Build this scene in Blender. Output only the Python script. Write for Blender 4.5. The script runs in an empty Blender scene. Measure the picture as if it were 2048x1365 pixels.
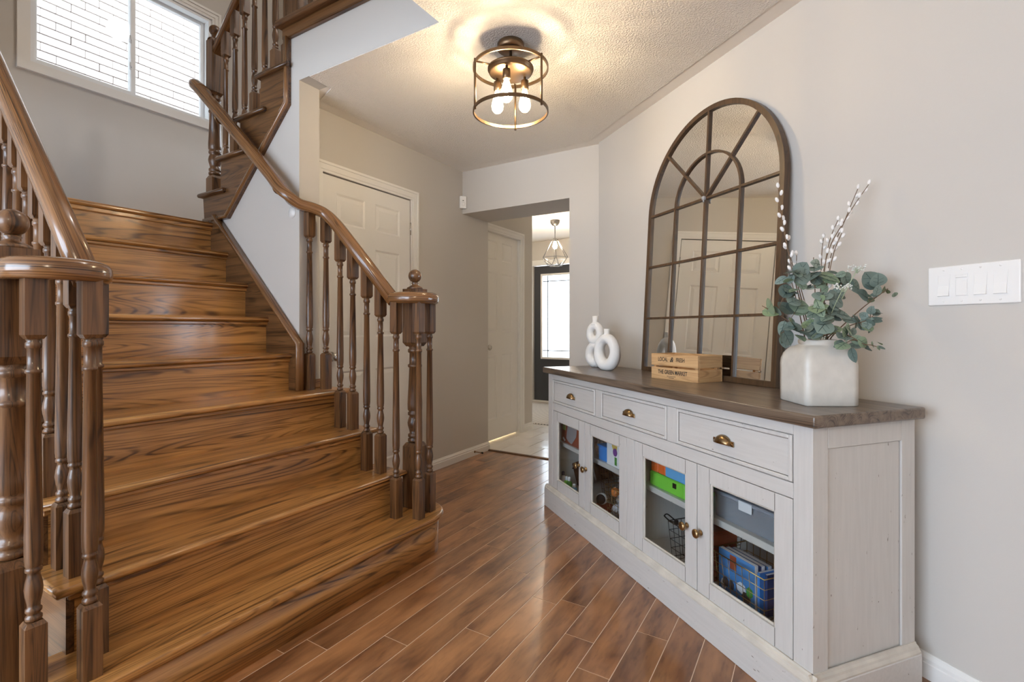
import bpy, bmesh, math, random
from mathutils import Vector, Matrix, Euler
random.seed(7)
R = math.radians
scn = bpy.context.scene
col = scn.collection

# ------------------------------------------------------------------ camera
CAMH = 1.108
TH = R(31.3)                       # the floor boards run along +Y, 31.3 deg right of the view axis
PH = R(51.2)                       # bearing of the slanted right-hand wall
cam = bpy.data.objects.new('camera', bpy.data.cameras.new('camera'))
col.objects.link(cam)
cam.location = (0, 0, CAMH)
cam.rotation_euler = (R(90), 0, TH)
cam.data.sensor_width = 36
cam.data.lens = 985 / 2048 * 36
cam.data.shift_y = -24.5 / 2048
cam.data.clip_start = 0.02
scn.camera = cam

# ------------------------------------------------------------------ view, sky, sun, daylight
scn.view_settings.view_transform = 'Standard'
scn.view_settings.look = 'None'
scn.view_settings.gamma = 1
scn.view_settings.use_curve_mapping = False
scn.view_settings.exposure = 0.2
scn.cycles.sample_clamp_indirect = 6
scn.cycles.max_bounces = 10
scn.cycles.diffuse_bounces = 5
scn.cycles.glossy_bounces = 4
scn.cycles.transmission_bounces = 6
scn.cycles.transparent_max_bounces = 8
scn.cycles.caustics_reflective = False
scn.cycles.caustics_refractive = False

world = bpy.data.worlds.new('world')
scn.world = world
world.use_nodes = True
bg = world.node_tree.nodes['Background']
bg.inputs['Color'].default_value = (0.86, 0.93, 1.0, 1)
bg.inputs['Strength'].default_value = 6.0

def lamp(name, kind, loc, rot=(0, 0, 0), energy=10, color=(1, 1, 1), size=None, size_y=None, radius=None, portal=False):
    l = bpy.data.lights.new(name, kind)
    o = bpy.data.objects.new(name, l)
    col.objects.link(o)
    o.location = loc; o.rotation_euler = rot
    l.energy = energy; l.color = color
    if size: l.shape = 'RECTANGLE'; l.size = size; l.size_y = size_y or size
    if radius is not None: l.shadow_soft_size = radius
    if portal: l.cycles.is_portal = True
    return o
sun = lamp('sun_offscreen', 'SUN', (6, 0, 9), energy=1.0, color=(1, 0.96, 0.9))
sun.rotation_euler = Vector((-0.5, 0.06, -0.82)).to_track_quat('-Z', 'Y').to_euler()
sun.data.angle = R(3)
# daylight of the living-room picture window behind the photographer
lamp('window_living_room_offscreen', 'AREA', (-1.9, -3.22, 1.45), (R(90), 0, 0), 98, (0.48, 0.70, 1.0), 3.4, 1.9)
# daylight of the stair window
lamp('stair_window_portal', 'AREA', (-4.19, 1.58, 3.16), (R(90), 0, R(-90)), energy=1, size=1.05, size_y=0.8, portal=True)
# daylight of the front door glass
lamp('front_door_glass_portal', 'AREA', (-3.18, 6.66, 1.3), (R(90), 0, R(180)), energy=1, size=0.7, size_y=1.3, portal=True)
# added upstairs fill; lamps of the house out of view: warm light on the far end of the sideboard and under the hall door
lamp('upstairs_fill_offscreen', 'POINT', (-1.2, 2.6, 4.7), energy=55, color=(1, 0.95, 0.90), radius=0.12)  # unseen fill light added to brighten the upper walls and stairwell
lamp('living_room_lamp_offscreen', 'POINT', (0.9, -1.3, 2.25), energy=36, color=(1, 0.83, 0.62), radius=0.15)
lamp('room_behind_hall_door_lamp_offscreen', 'POINT', (-3.1, 4.1, 0.35), energy=18, color=(1, 0.8, 0.5), radius=0.05)

# ------------------------------------------------------------------ helpers
DV = Vector((-math.sin(PH), math.cos(PH), 0)); NV = Vector((math.cos(PH), math.sin(PH), 0))
def W(d, n, z=0.0): return DV * d + NV * n + Vector((0, 0, z))     # along and out to the slanted wall
RW = -(math.pi / 2 - PH)                                           # local x runs along the slanted wall
FWD = Vector((-math.sin(TH), math.cos(TH), 0)); RGT = Vector((math.cos(TH), math.sin(TH), 0))
def at(x, y, depth):                                               # photo direction at a chosen distance
    return Vector((0, 0, CAMH)) + (FWD + RGT * ((x - 1024) / 985) + Vector((0, 0, 1)) * ((658 - y) / 985)) * depth

_mw = {}
def mw(o): return _mw.get(o.name, Matrix.Identity(4))

def tag(o, label=None, cat=None, group=None, kind=None):
    if label: o['label'] = label
    if cat: o['category'] = cat
    if group: o['group'] = group
    if kind: o['kind'] = kind
    return o

def thing(name, label, cat, loc=(0, 0, 0), rotz=0.0, group=None, kind=None):
    o = bpy.data.objects.new(name, None); col.objects.link(o)
    o.empty_display_size = 0.1
    o.location = loc; o.rotation_euler = (0, 0, rotz)
    _mw[o.name] = Matrix.Translation(Vector(loc)) @ Matrix.Rotation(rotz, 4, 'Z')
    return tag(o, label, cat, group, kind)

class MB:
    """collects shapes, then build() links them as one mesh object"""
    def __init__(s, M=None):
        s.bm = bmesh.new(); s.M = M; s.mi = 0
        s.uvl = s.bm.loops.layers.uv.new('UVMap')
    def _v(s, p):
        p = Vector(p)
        return s.bm.verts.new(s.M @ p if s.M else p)
    def face(s, vs, smooth=False):
        try: f = s.bm.faces.new(vs)
        except ValueError: return None
        f.smooth = smooth; f.material_index = s.mi
        return f
    def poly(s, pts): return s.face([s._v(p) for p in pts])
    def box(s, x0, x1, y0, y1, z0, z1, bev=0.0, seg=1):
        v = [s._v((x, y, z)) for z in (z0, z1) for y in (y0, y1) for x in (x0, x1)]
        fs = [s.face([v[i] for i in q]) for q in ((0, 2, 3, 1), (4, 5, 7, 6), (0, 1, 5, 4), (2, 6, 7, 3), (0, 4, 6, 2), (1, 3, 7, 5))]
        if bev:
            es = list({e for f in fs for e in f.edges})
            r = bmesh.ops.bevel(s.bm, geom=es, offset=bev, segments=seg, affect='EDGES', profile=0.5)
            for f in r['faces']: f.material_index = s.mi; f.smooth = seg > 1
        return s
    def prism(s, pts, axis, a, b, bev=0.0):
        """2-D outline extruded along an axis ('x': pts=(y,z); 'y': (x,z); 'z': (x,y))"""
        def P(p, t):
            return {'x': (t, p[0], p[1]), 'y': (p[0], t, p[1]), 'z': (p[0], p[1], t)}[axis]
        A = [s._v(P(p, a)) for p in pts]; B = [s._v(P(p, b)) for p in pts]
        fs = [s.face(A[::-1]), s.face(B)]
        n = len(pts)
        for i in range(n): fs.append(s.face([A[i], A[(i + 1) % n], B[(i + 1) % n], B[i]]))
        if bev:
            es = list({e for f in fs[:2] if f for e in f.edges})
            bmesh.ops.bevel(s.bm, geom=es, offset=bev, segments=1, affect='EDGES')
        return s
    def lathe(s, prof, c=(0, 0, 0), seg=16, smooth=True, cap=True):
        rings = []
        for r, z in prof:
            rings.append([s._v((c[0] + r * math.cos(2 * math.pi * i / seg), c[1] + r * math.sin(2 * math.pi * i / seg), c[2] + z)) for i in range(seg)])
        for a, b in zip(rings, rings[1:]):
            for i in range(seg): s.face([a[i], a[(i + 1) % seg], b[(i + 1) % seg], b[i]], smooth)
        if cap: s.face(rings[0][::-1]); s.face(rings[-1])
        return s
    def sphere(s, c, r, seg=16, rings=10, sx=1, sy=1, sz=1):
        prof = [(max(1e-4, r * math.sin(math.pi * k / rings)), -r * math.cos(math.pi * k / rings)) for k in range(rings + 1)]
        rr = []
        for q, z in prof:
            rr.append([s._v((c[0] + sx * q * math.cos(2 * math.pi * i / seg), c[1] + sy * q * math.sin(2 * math.pi * i / seg), c[2] + sz * z)) for i in range(seg)])
        for a, b in zip(rr, rr[1:]):
            for i in range(seg): s.face([a[i], a[(i + 1) % seg], b[(i + 1) % seg], b[i]], True)
        return s
    def tube(s, pts, r, seg=8, closed=False, sect=None, caps=True, up=(0, 0, 1), scale=None):
        """sweep; sect = list of (side, up) offsets instead of a round of radius r; UV u = length, v = round"""
        pts = [Vector(p) for p in pts]; n = len(pts); rings = []
        if sect is None: sect = [(math.cos(2 * math.pi * i / seg), math.sin(2 * math.pi * i / seg)) for i in range(seg)]; rad = r
        else: rad = 1.0
        m = len(sect); L = [0.0]
        for i in range(1, n): L.append(L[-1] + (pts[i] - pts[i - 1]).length)
        prev = None
        for i, p in enumerate(pts):
            if closed: t = pts[(i + 1) % n] - pts[i - 1]
            else: t = pts[min(i + 1, n - 1)] - pts[max(i - 1, 0)]
            t.normalize()
            u = Vector(up)
            if abs(t.dot(u)) > 0.98: u = prev if prev else Vector((1, 0, 0))
            side = t.cross(u).normalized(); uu = side.cross(t).normalized(); prev = uu
            k = scale[i] if scale else 1.0
            rings.append([s._v(p + (side * a + uu * b) * rad * k) for a, b in sect])
        pairs = list(zip(range(n - 1), range(1, n))) + ([(n - 1, 0)] if closed else [])
        for i, j in pairs:
            for q in range(m):
                q2 = (q + 1) % m
                f = s.face([rings[i][q], rings[i][q2], rings[j][q2], rings[j][q]], m > 4)
                if f:
                    li, lj = L[i], (L[j] if j else L[-1] + 0.01)
                    for lp, uv in zip(f.loops, ((li, q / m), (li, (q + 1) / m), (lj, (q + 1) / m), (lj, q / m))): lp[s.uvl].uv = uv
        if caps and not closed: s.face(rings[0][::-1]); s.face(rings[-1])
        return s
    def build(s, name, mats, parent=None, world=True, label=None, kind=None, loc=None, rot=None):
        bmesh.ops.recalc_face_normals(s.bm, faces=s.bm.faces)
        if parent is not None and world: s.bm.transform(mw(parent).inverted())
        me = bpy.data.meshes.new(name); s.bm.to_mesh(me); s.bm.free()
        for m in (mats if isinstance(mats, (list, tuple)) else [mats]): me.materials.append(m)
        o = bpy.data.objects.new(name, me); col.objects.link(o)
        if parent is not None:
            o.parent = parent; _mw[o.name] = mw(parent)
        if loc is not None: o.location = loc
        if rot is not None: o.rotation_euler = rot
        if label: o['label'] = label
        if kind: o['kind'] = kind
        return o
def struct(mb, name, mats): return tag(mb.build(name, mats), kind='structure')
def copy(o, parent=None, loc=None, rot=None, scale=None):
    c = o.copy(); col.objects.link(c); c.parent = parent
    _mw[c.name] = mw(parent) if parent is not None else Matrix.Identity(4)
    if loc is not None: c.location = loc
    if rot is not None: c.rotation_euler = rot
    if scale is not None: c.scale = scale
    return c
def smooth_path(pts, n=8, closed=False):
    pts = [Vector(p) for p in pts]; out = []; k = len(pts)
    rng = range(k) if closed else range(k - 1)
    for i in rng:
        if closed: p0, p1, p2, p3 = pts[i - 1], pts[i], pts[(i + 1) % k], pts[(i + 2) % k]
        else: p0, p1, p2, p3 = pts[max(i - 1, 0)], pts[i], pts[i + 1], pts[min(i + 2, k - 1)]
        for q in range(n):
            t = q / n
            out.append(0.5 * ((2 * p1) + (p2 - p0) * t + (2 * p0 - 5 * p1 + 4 * p2 - p3) * t * t + (3 * p1 - p0 - 3 * p2 + p3) * t ** 3))
    if not closed: out.append(pts[-1])
    return out

# ------------------------------------------------------------------ materials
def new_mat(name):
    m = bpy.data.materials.new(name); m.use_nodes = True
    nt = m.node_tree; b = nt.nodes['Principled BSDF']
    return m, nt, b
def N(nt, t, **kw):
    n = nt.nodes.new(t)
    for k, v in kw.items():
        if k in n.inputs: n.inputs[k].default_value = v
        else: setattr(n, k, v)
    return n
def plain(name, c, rough=0.5, metal=0.0, coat=0.0, spec=0.5, bump=0.0, bscale=200.0, bdist=0.004, trans=0.0, ior=1.45, emis=None, estr=0.0, var=0.0, vscale=6.0):
    m, nt, b = new_mat(name)
    b.inputs['Base Color'].default_value = (*c, 1); b.inputs['Roughness'].default_value = rough
    b.inputs['Metallic'].default_value = metal; b.inputs['Coat Weight'].default_value = coat
    b.inputs['Specular IOR Level'].default_value = spec
    b.inputs['Transmission Weight'].default_value = trans; b.inputs['IOR'].default_value = ior
    if emis: b.inputs['Emission Color'].default_value = (*emis, 1); b.inputs['Emission Strength'].default_value = estr
    tc = None
    if bump or var: tc = N(nt, 'ShaderNodeTexCoord')
    if bump:
        n = N(nt, 'ShaderNodeTexNoise', Scale=bscale, Detail=3.0); nt.links.new(tc.outputs['Object'], n.inputs['Vector'])
        bp = N(nt, 'ShaderNodeBump', Strength=bump, Distance=bdist); nt.links.new(n.outputs['Fac'], bp.inputs['Height']); nt.links.new(bp.outputs['Normal'], b.inputs['Normal'])
    if var:
        n = N(nt, 'ShaderNodeTexNoise', Scale=vscale, Detail=4.0); nt.links.new(tc.outputs['Object'], n.inputs['Vector'])
        r = N(nt, 'ShaderNodeValToRGB'); nt.links.new(n.outputs['Fac'], r.inputs['Fac'])
        r.color_ramp.elements[0].position = 0.3; r.color_ramp.elements[1].position = 0.7
        r.color_ramp.elements[0].color = (*[x * (1 - var) for x in c], 1); r.color_ramp.elements[1].color = (*[min(1, x * (1 + var)) for x in c], 1)
        nt.links.new(r.outputs['Color'], b.inputs['Base Color'])
    return m

def wood(name, axis, dark, mid, light, rough=0.25, coat=0.3, across=16.0, along=0.07, wave=7.0, distort=15.0, pore=0.5, uv=False, bump=0.12, spec=0.5, rnd=0.0, lines=0.9, stretch=0.035, ramp=(0.32, 0.5, 0.68)):
    """stained open-grain timber; axis = direction of the grain"""
    m, nt, b = new_mat(name); L = nt.links
    tc = N(nt, 'ShaderNodeTexCoord'); oi = N(nt, 'ShaderNodeObjectInfo')
    mul = N(nt, 'ShaderNodeMath', operation='MULTIPLY'); mul.inputs[1].default_value = 37.0; L.new(oi.outputs['Random'], mul.inputs[0])
    cmb = N(nt, 'ShaderNodeCombineXYZ')
    for i in range(3): L.new(mul.outputs[0], cmb.inputs[i])
    add = N(nt, 'ShaderNodeVectorMath', operation='ADD')
    L.new(tc.outputs['UV' if uv else 'Object'], add.inputs[0]); L.new(cmb.outputs[0], add.inputs[1])
    ai = {'x': 0, 'y': 1, 'z': 2}[axis]
    sc = [1.0] * 3; sc[ai] = along
    mp = N(nt, 'ShaderNodeMapping'); mp.inputs['Scale'].default_value = sc; L.new(add.outputs[0], mp.inputs['Vector'])
    # cathedral figure: contour lines of a stretched noise
    n1 = N(nt, 'ShaderNodeTexNoise', Scale=wave, Detail=1.5, Roughness=0.45, Distortion=0.6); L.new(mp.outputs[0], n1.inputs['Vector'])
    m2 = N(nt, 'ShaderNodeMath', operation='MULTIPLY'); m2.inputs[1].default_value = distort * 2; L.new(n1.outputs['Fac'], m2.inputs[0])
    fr = N(nt, 'ShaderNodeMath', operation='PINGPONG'); fr.inputs[1].default_value = 0.5; L.new(m2.outputs[0], fr.inputs[0])
    f2 = N(nt, 'ShaderNodeMath', operation='MULTIPLY'); f2.inputs[1].default_value = 2.0; L.new(fr.outputs[0], f2.inputs[0])
    # pores: very stretched fine noise
    sp = [1.0] * 3; sp[ai] = stretch
    mp2 = N(nt, 'ShaderNodeMapping'); mp2.inputs['Scale'].default_value = sp; L.new(add.outputs[0], mp2.inputs['Vector'])
    n2 = N(nt, 'ShaderNodeTexNoise', Scale=across * 14, Detail=2.0, Roughness=0.6); L.new(mp2.outputs[0], n2.inputs['Vector'])
    n3 = N(nt, 'ShaderNodeTexNoise', Scale=across * 2.2, Detail=3.0, Roughness=0.6); L.new(mp2.outputs[0], n3.inputs['Vector'])
    # ground tone: light to mid; dark thin growth lines; dark pores
    rp = N(nt, 'ShaderNodeValToRGB'); L.new(n3.outputs['Fac'], rp.inputs['Fac'])
    e = rp.color_ramp.elements
    e[0].position = ramp[0]; e[0].color = (*mid, 1); e[1].position = ramp[2]; e[1].color = (*light, 1)
    ln = N(nt, 'ShaderNodeMapRange', interpolation_type='SMOOTHSTEP'); ln.inputs['From Min'].default_value = 0.05; ln.inputs['From Max'].default_value = 0.55; ln.inputs['To Min'].default_value = lines; ln.inputs['To Max'].default_value = 0.0
    L.new(f2.outputs[0], ln.inputs['Value'])
    po = N(nt, 'ShaderNodeMapRange', interpolation_type='SMOOTHSTEP'); po.inputs['From Min'].default_value = 0.30; po.inputs['From Max'].default_value = 0.52; po.inputs['To Min'].default_value = pore; po.inputs['To Max'].default_value = 0.0
    L.new(n2.outputs['Fac'], po.inputs['Value'])
    mxx = N(nt, 'ShaderNodeMath', operation='MAXIMUM'); L.new(ln.outputs[0], mxx.inputs[0]); L.new(po.outputs[0], mxx.inputs[1])
    # lines fade in and out along the board
    fd = N(nt, 'ShaderNodeMapRange'); fd.inputs['From Min'].default_value = 0.35; fd.inputs['From Max'].default_value = 0.62; fd.inputs['To Min'].default_value = 1.0; fd.inputs['To Max'].default_value = 0.25
    L.new(n3.outputs['Fac'], fd.inputs['Value'])
    a1 = N(nt, 'ShaderNodeMath', operation='MULTIPLY'); L.new(mxx.outputs[0], a1.inputs[0]); L.new(fd.outputs[0], a1.inputs[1])
    cm = N(nt, 'ShaderNodeMix', data_type='RGBA'); L.new(a1.outputs[0], cm.inputs[0]); L.new(rp.outputs['Color'], cm.inputs[6]); cm.inputs[7].default_value = (*dark, 1)
    src = cm.outputs[2]
    if rnd:
        hs = N(nt, 'ShaderNodeHueSaturation'); L.new(src, hs.inputs['Color'])
        mr = N(nt, 'ShaderNodeMapRange'); mr.inputs['To Min'].default_value = 1 - rnd; mr.inputs['To Max'].default_value = 1 + rnd
        L.new(oi.outputs['Random'], mr.inputs['Value']); L.new(mr.outputs[0], hs.inputs['Value']); src = hs.outputs['Color']
    L.new(src, b.inputs['Base Color'])
    bp = N(nt, 'ShaderNodeBump', Strength=-bump, Distance=0.002); L.new(a1.outputs[0], bp.inputs['Height']); L.new(bp.outputs['Normal'], b.inputs['Normal'])
    b.inputs['Roughness'].default_value = rough; b.inputs['Coat Weight'].default_value = coat; b.inputs['Coat Roughness'].default_value = 0.12
    b.inputs['Specular IOR Level'].default_value = spec
    return m

OAK = dict(dark=(0.060, 0.022, 0.006), mid=(0.34, 0.152, 0.041), light=(0.60, 0.30, 0.092))
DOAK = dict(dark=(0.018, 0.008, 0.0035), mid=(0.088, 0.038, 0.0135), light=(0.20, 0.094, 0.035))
m_oak_y = wood('stained oak tread', 'y', **OAK, rough=0.28, coat=0.35)
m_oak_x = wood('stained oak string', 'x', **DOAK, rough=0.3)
m_oak_z = wood('stained oak turned', 'z', **DOAK, rough=0.40, coat=0.35, wave=22, across=26, distort=5, along=0.05)
m_rail = wood('stained oak handrail', 'x', dark=(0.035, 0.015, 0.006), mid=(0.15, 0.066, 0.023), light=(0.32, 0.155, 0.058), rough=0.24, coat=0.5, uv=True, wave=9, across=22, distort=6)
m_floor = wood('laminate plank', 'y', dark=(0.045, 0.016, 0.006), mid=(0.180, 0.071, 0.026), light=(0.41, 0.19, 0.076), rough=0.32, coat=0.6, wave=9, distort=3.0, along=0.25, across=5, stretch=0.22, pore=0.45, lines=0.3, rnd=0.16, bump=0.04, ramp=(0.36, 0.5, 0.64))
m_joint = plain('plank joint glint', (0.72, 0.56, 0.42), 0.6)  # subfloor tone: paints in the light caught along plank bevels
m_top = wood('dark walnut top', 'x', dark=(0.03, 0.02, 0.013), mid=(0.105, 0.071, 0.048), light=(0.19, 0.138, 0.098), rough=0.34, coat=0.2, wave=8, across=18)
m_crate = wood('pale pine', 'x', dark=(0.36, 0.19, 0.075), mid=(0.52, 0.30, 0.13), light=(0.62, 0.39, 0.19), rough=0.6, coat=0, wave=9, across=20)
m_crate_y = wood('pale pine end', 'y', dark=(0.36, 0.19, 0.075), mid=(0.52, 0.30, 0.13), light=(0.62, 0.39, 0.19), rough=0.6, coat=0, wave=9, across=20)
m_wall = plain('greige wall paint', (0.57, 0.54, 0.50), 0.75, spec=0.25, bump=0.05, bscale=260)
m_ceil = plain('flat ceiling paint', (0.86, 0.82, 0.77), 0.85, spec=0.2)
m_popcorn = plain('stippled ceiling texture', (0.86, 0.82, 0.765), 0.9, spec=0.15, bump=1.0, bscale=125, bdist=0.009)
m_white = plain('white trim paint', (0.80, 0.785, 0.755), 0.35, spec=0.4)
m_door = plain('white door paint', (0.78, 0.765, 0.735), 0.38, spec=0.4)
m_vinyl = plain('white vinyl', (0.82, 0.84, 0.86), 0.35)
m_plastic = plain('white plastic', (0.83, 0.82, 0.80), 0.3)
m_plastic2 = m_plastic
m_dark = plain('black plastic', (0.015, 0.013, 0.012), 0.8)
m_bronze = plain('oil rubbed bronze', (0.16, 0.10, 0.055), 0.35, metal=0.85)
m_antique = plain('antique brass', (0.30, 0.20, 0.10), 0.3, metal=1.0, var=0.35, vscale=60)
m_brass = plain('brass wire', (0.45, 0.30, 0.13), 0.35, metal=1.0)
m_mirrorframe = wood('brown painted metal frame', 'z', dark=(0.03, 0.015, 0.007), mid=(0.06, 0.031, 0.014), light=(0.10, 0.054, 0.025), rough=0.4, coat=0.1)
m_chrome = plain('satin nickel', (0.62, 0.60, 0.57), 0.25, metal=1.0)
m_mirror = plain('mirror glass', (0.93, 0.94, 0.93), 0.0, metal=1.0)
m_ceramic = plain('glazed cream ceramic', (0.60, 0.57, 0.515), 0.42, coat=0.12, var=0.06, vscale=25)
m_matte = plain('matte white ceramic', (0.80, 0.79, 0.77), 0.8, bump=0.35, bscale=140)
m_slate = plain('charcoal door paint', (0.045, 0.048, 0.055), 0.35)
m_black = plain('black metal', (0.02, 0.02, 0.02), 0.4, metal=0.6)
m_bracket = plain('bracket metal', (0.22, 0.13, 0.06), 0.35, metal=0.9)
m_tile = plain('pale ceramic tile', (0.70, 0.66, 0.61), 0.22, coat=0.2, var=0.06, vscale=5)
m_grout = plain('grout', (0.40, 0.36, 0.32), 0.9)
m_print = plain('black print', (0.03, 0.025, 0.02), 0.7)

def glass_mat(name, tint=(1, 1, 1), fac=0.06, rough=0.0):
    m, nt, b = new_mat(name)
    nt.nodes.remove(b); out = nt.nodes['Material Output']
    t = N(nt, 'ShaderNodeBsdfTransparent'); t.inputs['Color'].default_value = (*tint, 1)
    g = N(nt, 'ShaderNodeBsdfGlossy'); g.inputs['Roughness'].default_value = rough
    lw = N(nt, 'ShaderNodeLayerWeight'); pw = N(nt, 'ShaderNodeMath', operation='POWER'); pw.inputs[1].default_value = 5.0; nt.links.new(lw.outputs['Facing'], pw.inputs[0])
    ml = N(nt, 'ShaderNodeMath', operation='MULTIPLY_ADD'); ml.inputs[1].default_value = 0.6; ml.inputs[2].default_value = 0.03; nt.links.new(pw.outputs[0], ml.inputs[0])
    mx = N(nt, 'ShaderNodeMixShader'); nt.links.new(ml.outputs[0], mx.inputs[0])
    nt.links.new(t.outputs[0], mx.inputs[1]); nt.links.new(g.outputs[0], mx.inputs[2]); nt.links.new(mx.outputs[0], out.inputs['Surface'])
    return m
m_glass = glass_mat('clear glass', (0.93, 0.95, 0.95))
def milky(name):
    m, nt, b = new_mat(name); out = nt.nodes['Material Output']
    b.inputs['Base Color'].default_value = (0.55, 0.57, 0.62, 1); b.inputs['Roughness'].default_value = 0.3
    t = N(nt, 'ShaderNodeBsdfTransparent'); t.inputs['Color'].default_value = (0.93, 0.94, 0.96, 1)
    mx = N(nt, 'ShaderNodeMixShader'); mx.inputs[0].default_value = 0.30
    nt.links.new(t.outputs[0], mx.inputs[1]); nt.links.new(b.outputs[0], mx.inputs[2]); nt.links.new(mx.outputs[0], out.inputs['Surface'])
    return m
m_bin = milky('clear plastic')
def frosted(name):
    m, nt, b = new_mat(name)
    nt.nodes.remove(b); out = nt.nodes['Material Output']
    t = N(nt, 'ShaderNodeBsdfTransparent'); t.inputs['Color'].default_value = (0.9, 0.93, 0.95, 1)
    g = N(nt, 'ShaderNodeBsdfTranslucent'); g.inputs['Color'].default_value = (0.9, 0.93, 0.95, 1)
    mx = N(nt, 'ShaderNodeMixShader'); mx.inputs[0].default_value = 0.25
    nt.links.new(t.outputs[0], mx.inputs[1]); nt.links.new(g.outputs[0], mx.inputs[2]); nt.links.new(mx.outputs[0], out.inputs['Surface'])
    return m
m_frost = frosted('privacy glass')

def distressed(name, c, axis='z'):
    m, nt, b = new_mat(name); L = nt.links
    tc = N(nt, 'ShaderNodeTexCoord')
    mp = N(nt, 'ShaderNodeMapping'); mp.inputs['Scale'].default_value = {'z': (1, 1, 0.08), 'x': (0.08, 1, 1)}[axis]
    L.new(tc.outputs['Object'], mp.inputs['Vector'])
    n = N(nt, 'ShaderNodeTexNoise', Scale=90.0, Detail=3.0); L.new(mp.outputs[0], n.inputs['Vector'])
    r = N(nt, 'ShaderNodeValToRGB'); L.new(n.outputs['Fac'], r.inputs['Fac'])
    r.color_ramp.elements[0].position = 0.35; r.color_ramp.elements[0].color = (*[x * 0.94 for x in c], 1)
    r.color_ramp.elements[1].position = 0.65; r.color_ramp.elements[1].color = (*c, 1)
    # worn specks
    mp2 = N(nt, 'ShaderNodeMapping'); mp2.inputs['Scale'].default_value = {'z': (1, 1, 0.3), 'x': (0.3, 1, 1)}[axis]
    L.new(tc.outputs['Object'], mp2.inputs['Vector'])
    n2 = N(nt, 'ShaderNodeTexNoise', Scale=120.0, Detail=2.0); L.new(mp2.outputs[0], n2.inputs['Vector'])
    r2 = N(nt, 'ShaderNodeValToRGB'); L.new(n2.outputs['Fac'], r2.inputs['Fac'])
    r2.color_ramp.elements[0].position = 0.24; r2.color_ramp.elements[0].color = (1, 1, 1, 1)
    r2.color_ramp.elements[1].position = 0.27; r2.color_ramp.elements[1].color = (0, 0, 0, 1)
    mx = N(nt, 'ShaderNodeMix', data_type='RGBA'); L.new(r2.outputs['Color'], mx.inputs[0]); L.new(r.outputs['Color'], mx.inputs[6])
    mx.inputs[7].default_value = (0.16, 0.13, 0.10, 1)
    L.new(mx.outputs[2], b.inputs['Base Color']); b.inputs['Roughness'].default_value = 0.45
    return m
m_paint = distressed('antique white paint', (0.57, 0.55, 0.52))
m_paint_x = distressed('antique white paint horizontal', (0.57, 0.55, 0.52), 'x')
m_glaze = plain('dark glaze line', (0.10, 0.085, 0.07), 0.7)
m_wornedge = plain('worn moulding', (0.56, 0.52, 0.455), 0.5, var=0.12, vscale=14)

# ================================================================== STRUCTURE
CZ = 2.435          # ground-floor ceiling
RISE = 0.1955; RUN = 0.202
XC = -2.524         # closet wall
YF = 3.344          # far wall with the opening
NW = 1.777          # slanted wall
UPZ = 14 * RISE     # upper floor
YS = 1.655          # face of the wall beside the stairs
XWIN = -4.10        # window wall
TOPZ = 5.2

def wall_x(mb, x0, x1, y0, y1, z0, z1, hole=None):
    """a wall standing across X (thin in x); hole = (ya, yb, za, zb)"""
    if not hole: mb.box(x0, x1, y0, y1, z0, z1); return
    a, b, c, d = hole
    mb.box(x0, x1, y0, a, z0, z1); mb.box(x0, x1, b, y1, z0, z1)
    mb.box(x0, x1, a, b, d, z1)
    if c > z0: mb.box(x0, x1, a, b, z0, c)
def wall_y(mb, y0, y1, x0, x1, z0, z1, hole=None):
    if not hole: mb.box(x0, x1, y0, y1, z0, z1); return
    a, b, c, d = hole
    mb.box(x0, a, y0, y1, z0, z1); mb.box(b, x1, y0, y1, z0, z1)
    mb.box(a, b, y0, y1, d, z1)
    if c > z0: mb.box(a, b, y0, y1, z0, c)

# floor: subfloor, then real planks 110 mm wide
mb = MB(); mb.box(-4.2, 3.3, -3.3, 3.735, -0.05, -0.0012)
floor = struct(mb, 'floor', m_joint)
X0 = -1.537; PW = 0.1102
known = {0: 1.12, 2: 1.28, 4: 1.47, 6: 1.827, 8: 1.488, 9: 1.78}
pl_mesh = {}
def plank_mesh(length):
    k = round(length, 3)
    if k not in pl_mesh:
        b = MB(); b.box(0.0014, PW - 0.0014, 0.0014, length - 0.0014, -0.008, 0.0, 0.0007)
        o = b.build('plank', m_floor); pl_mesh[k] = o.data; bpy.data.objects.remove(o)
    return pl_mesh[k]
PL = 1.21
for c in range(-9, 26):
    xa = X0 + c * PW
    ph = known.get(c, 0.35 + ((c * 0.437) % 1) * PL)
    cuts = [ph + k * PL for k in range(-5, 5)]
    for a, b in zip(cuts, cuts[1:]):
        a2, b2 = max(a, -1.0), min(b, 3.728)
        if b2 - a2 < 0.02: continue
        mid = Vector((xa, (a2 + b2) / 2, 0))
        if min(Vector((xa, a2, 0)).dot(NV), Vector((xa, b2, 0)).dot(NV)) > 1.8: continue
        if xa < -1.75 and b2 < 1.75: continue           # under the stairs
        o = bpy.data.objects.new('plank', plank_mesh(b2 - a2)); col.objects.link(o)
        o.parent = floor; o.location = (xa, a2, 0)

# boards of the living room, beyond the photograph: one field
mb = MB()
for c in range(-24, 42):
    xa = X0 + c * PW
    for k in range(3):
        ya = -3.14 + k * PL + ((c * 0.437) % 1) * 0.3 - 0.3
        for a, b in ((max(ya, -3.14), min(ya + PL, -1.0)),):
            if b - a > 0.02 and xa < 2.9: mb.box(xa + 0.0014, xa + PW - 0.0014, a + 0.0014, b - 0.0014, -0.008, 0.0)
    if c < -9:
        mb.box(xa + 0.0014, xa + PW - 0.0014, -1.0, 0.52, -0.008, 0.0)
mb.build('plank_field', m_floor, floor, kind='stuff')
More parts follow.
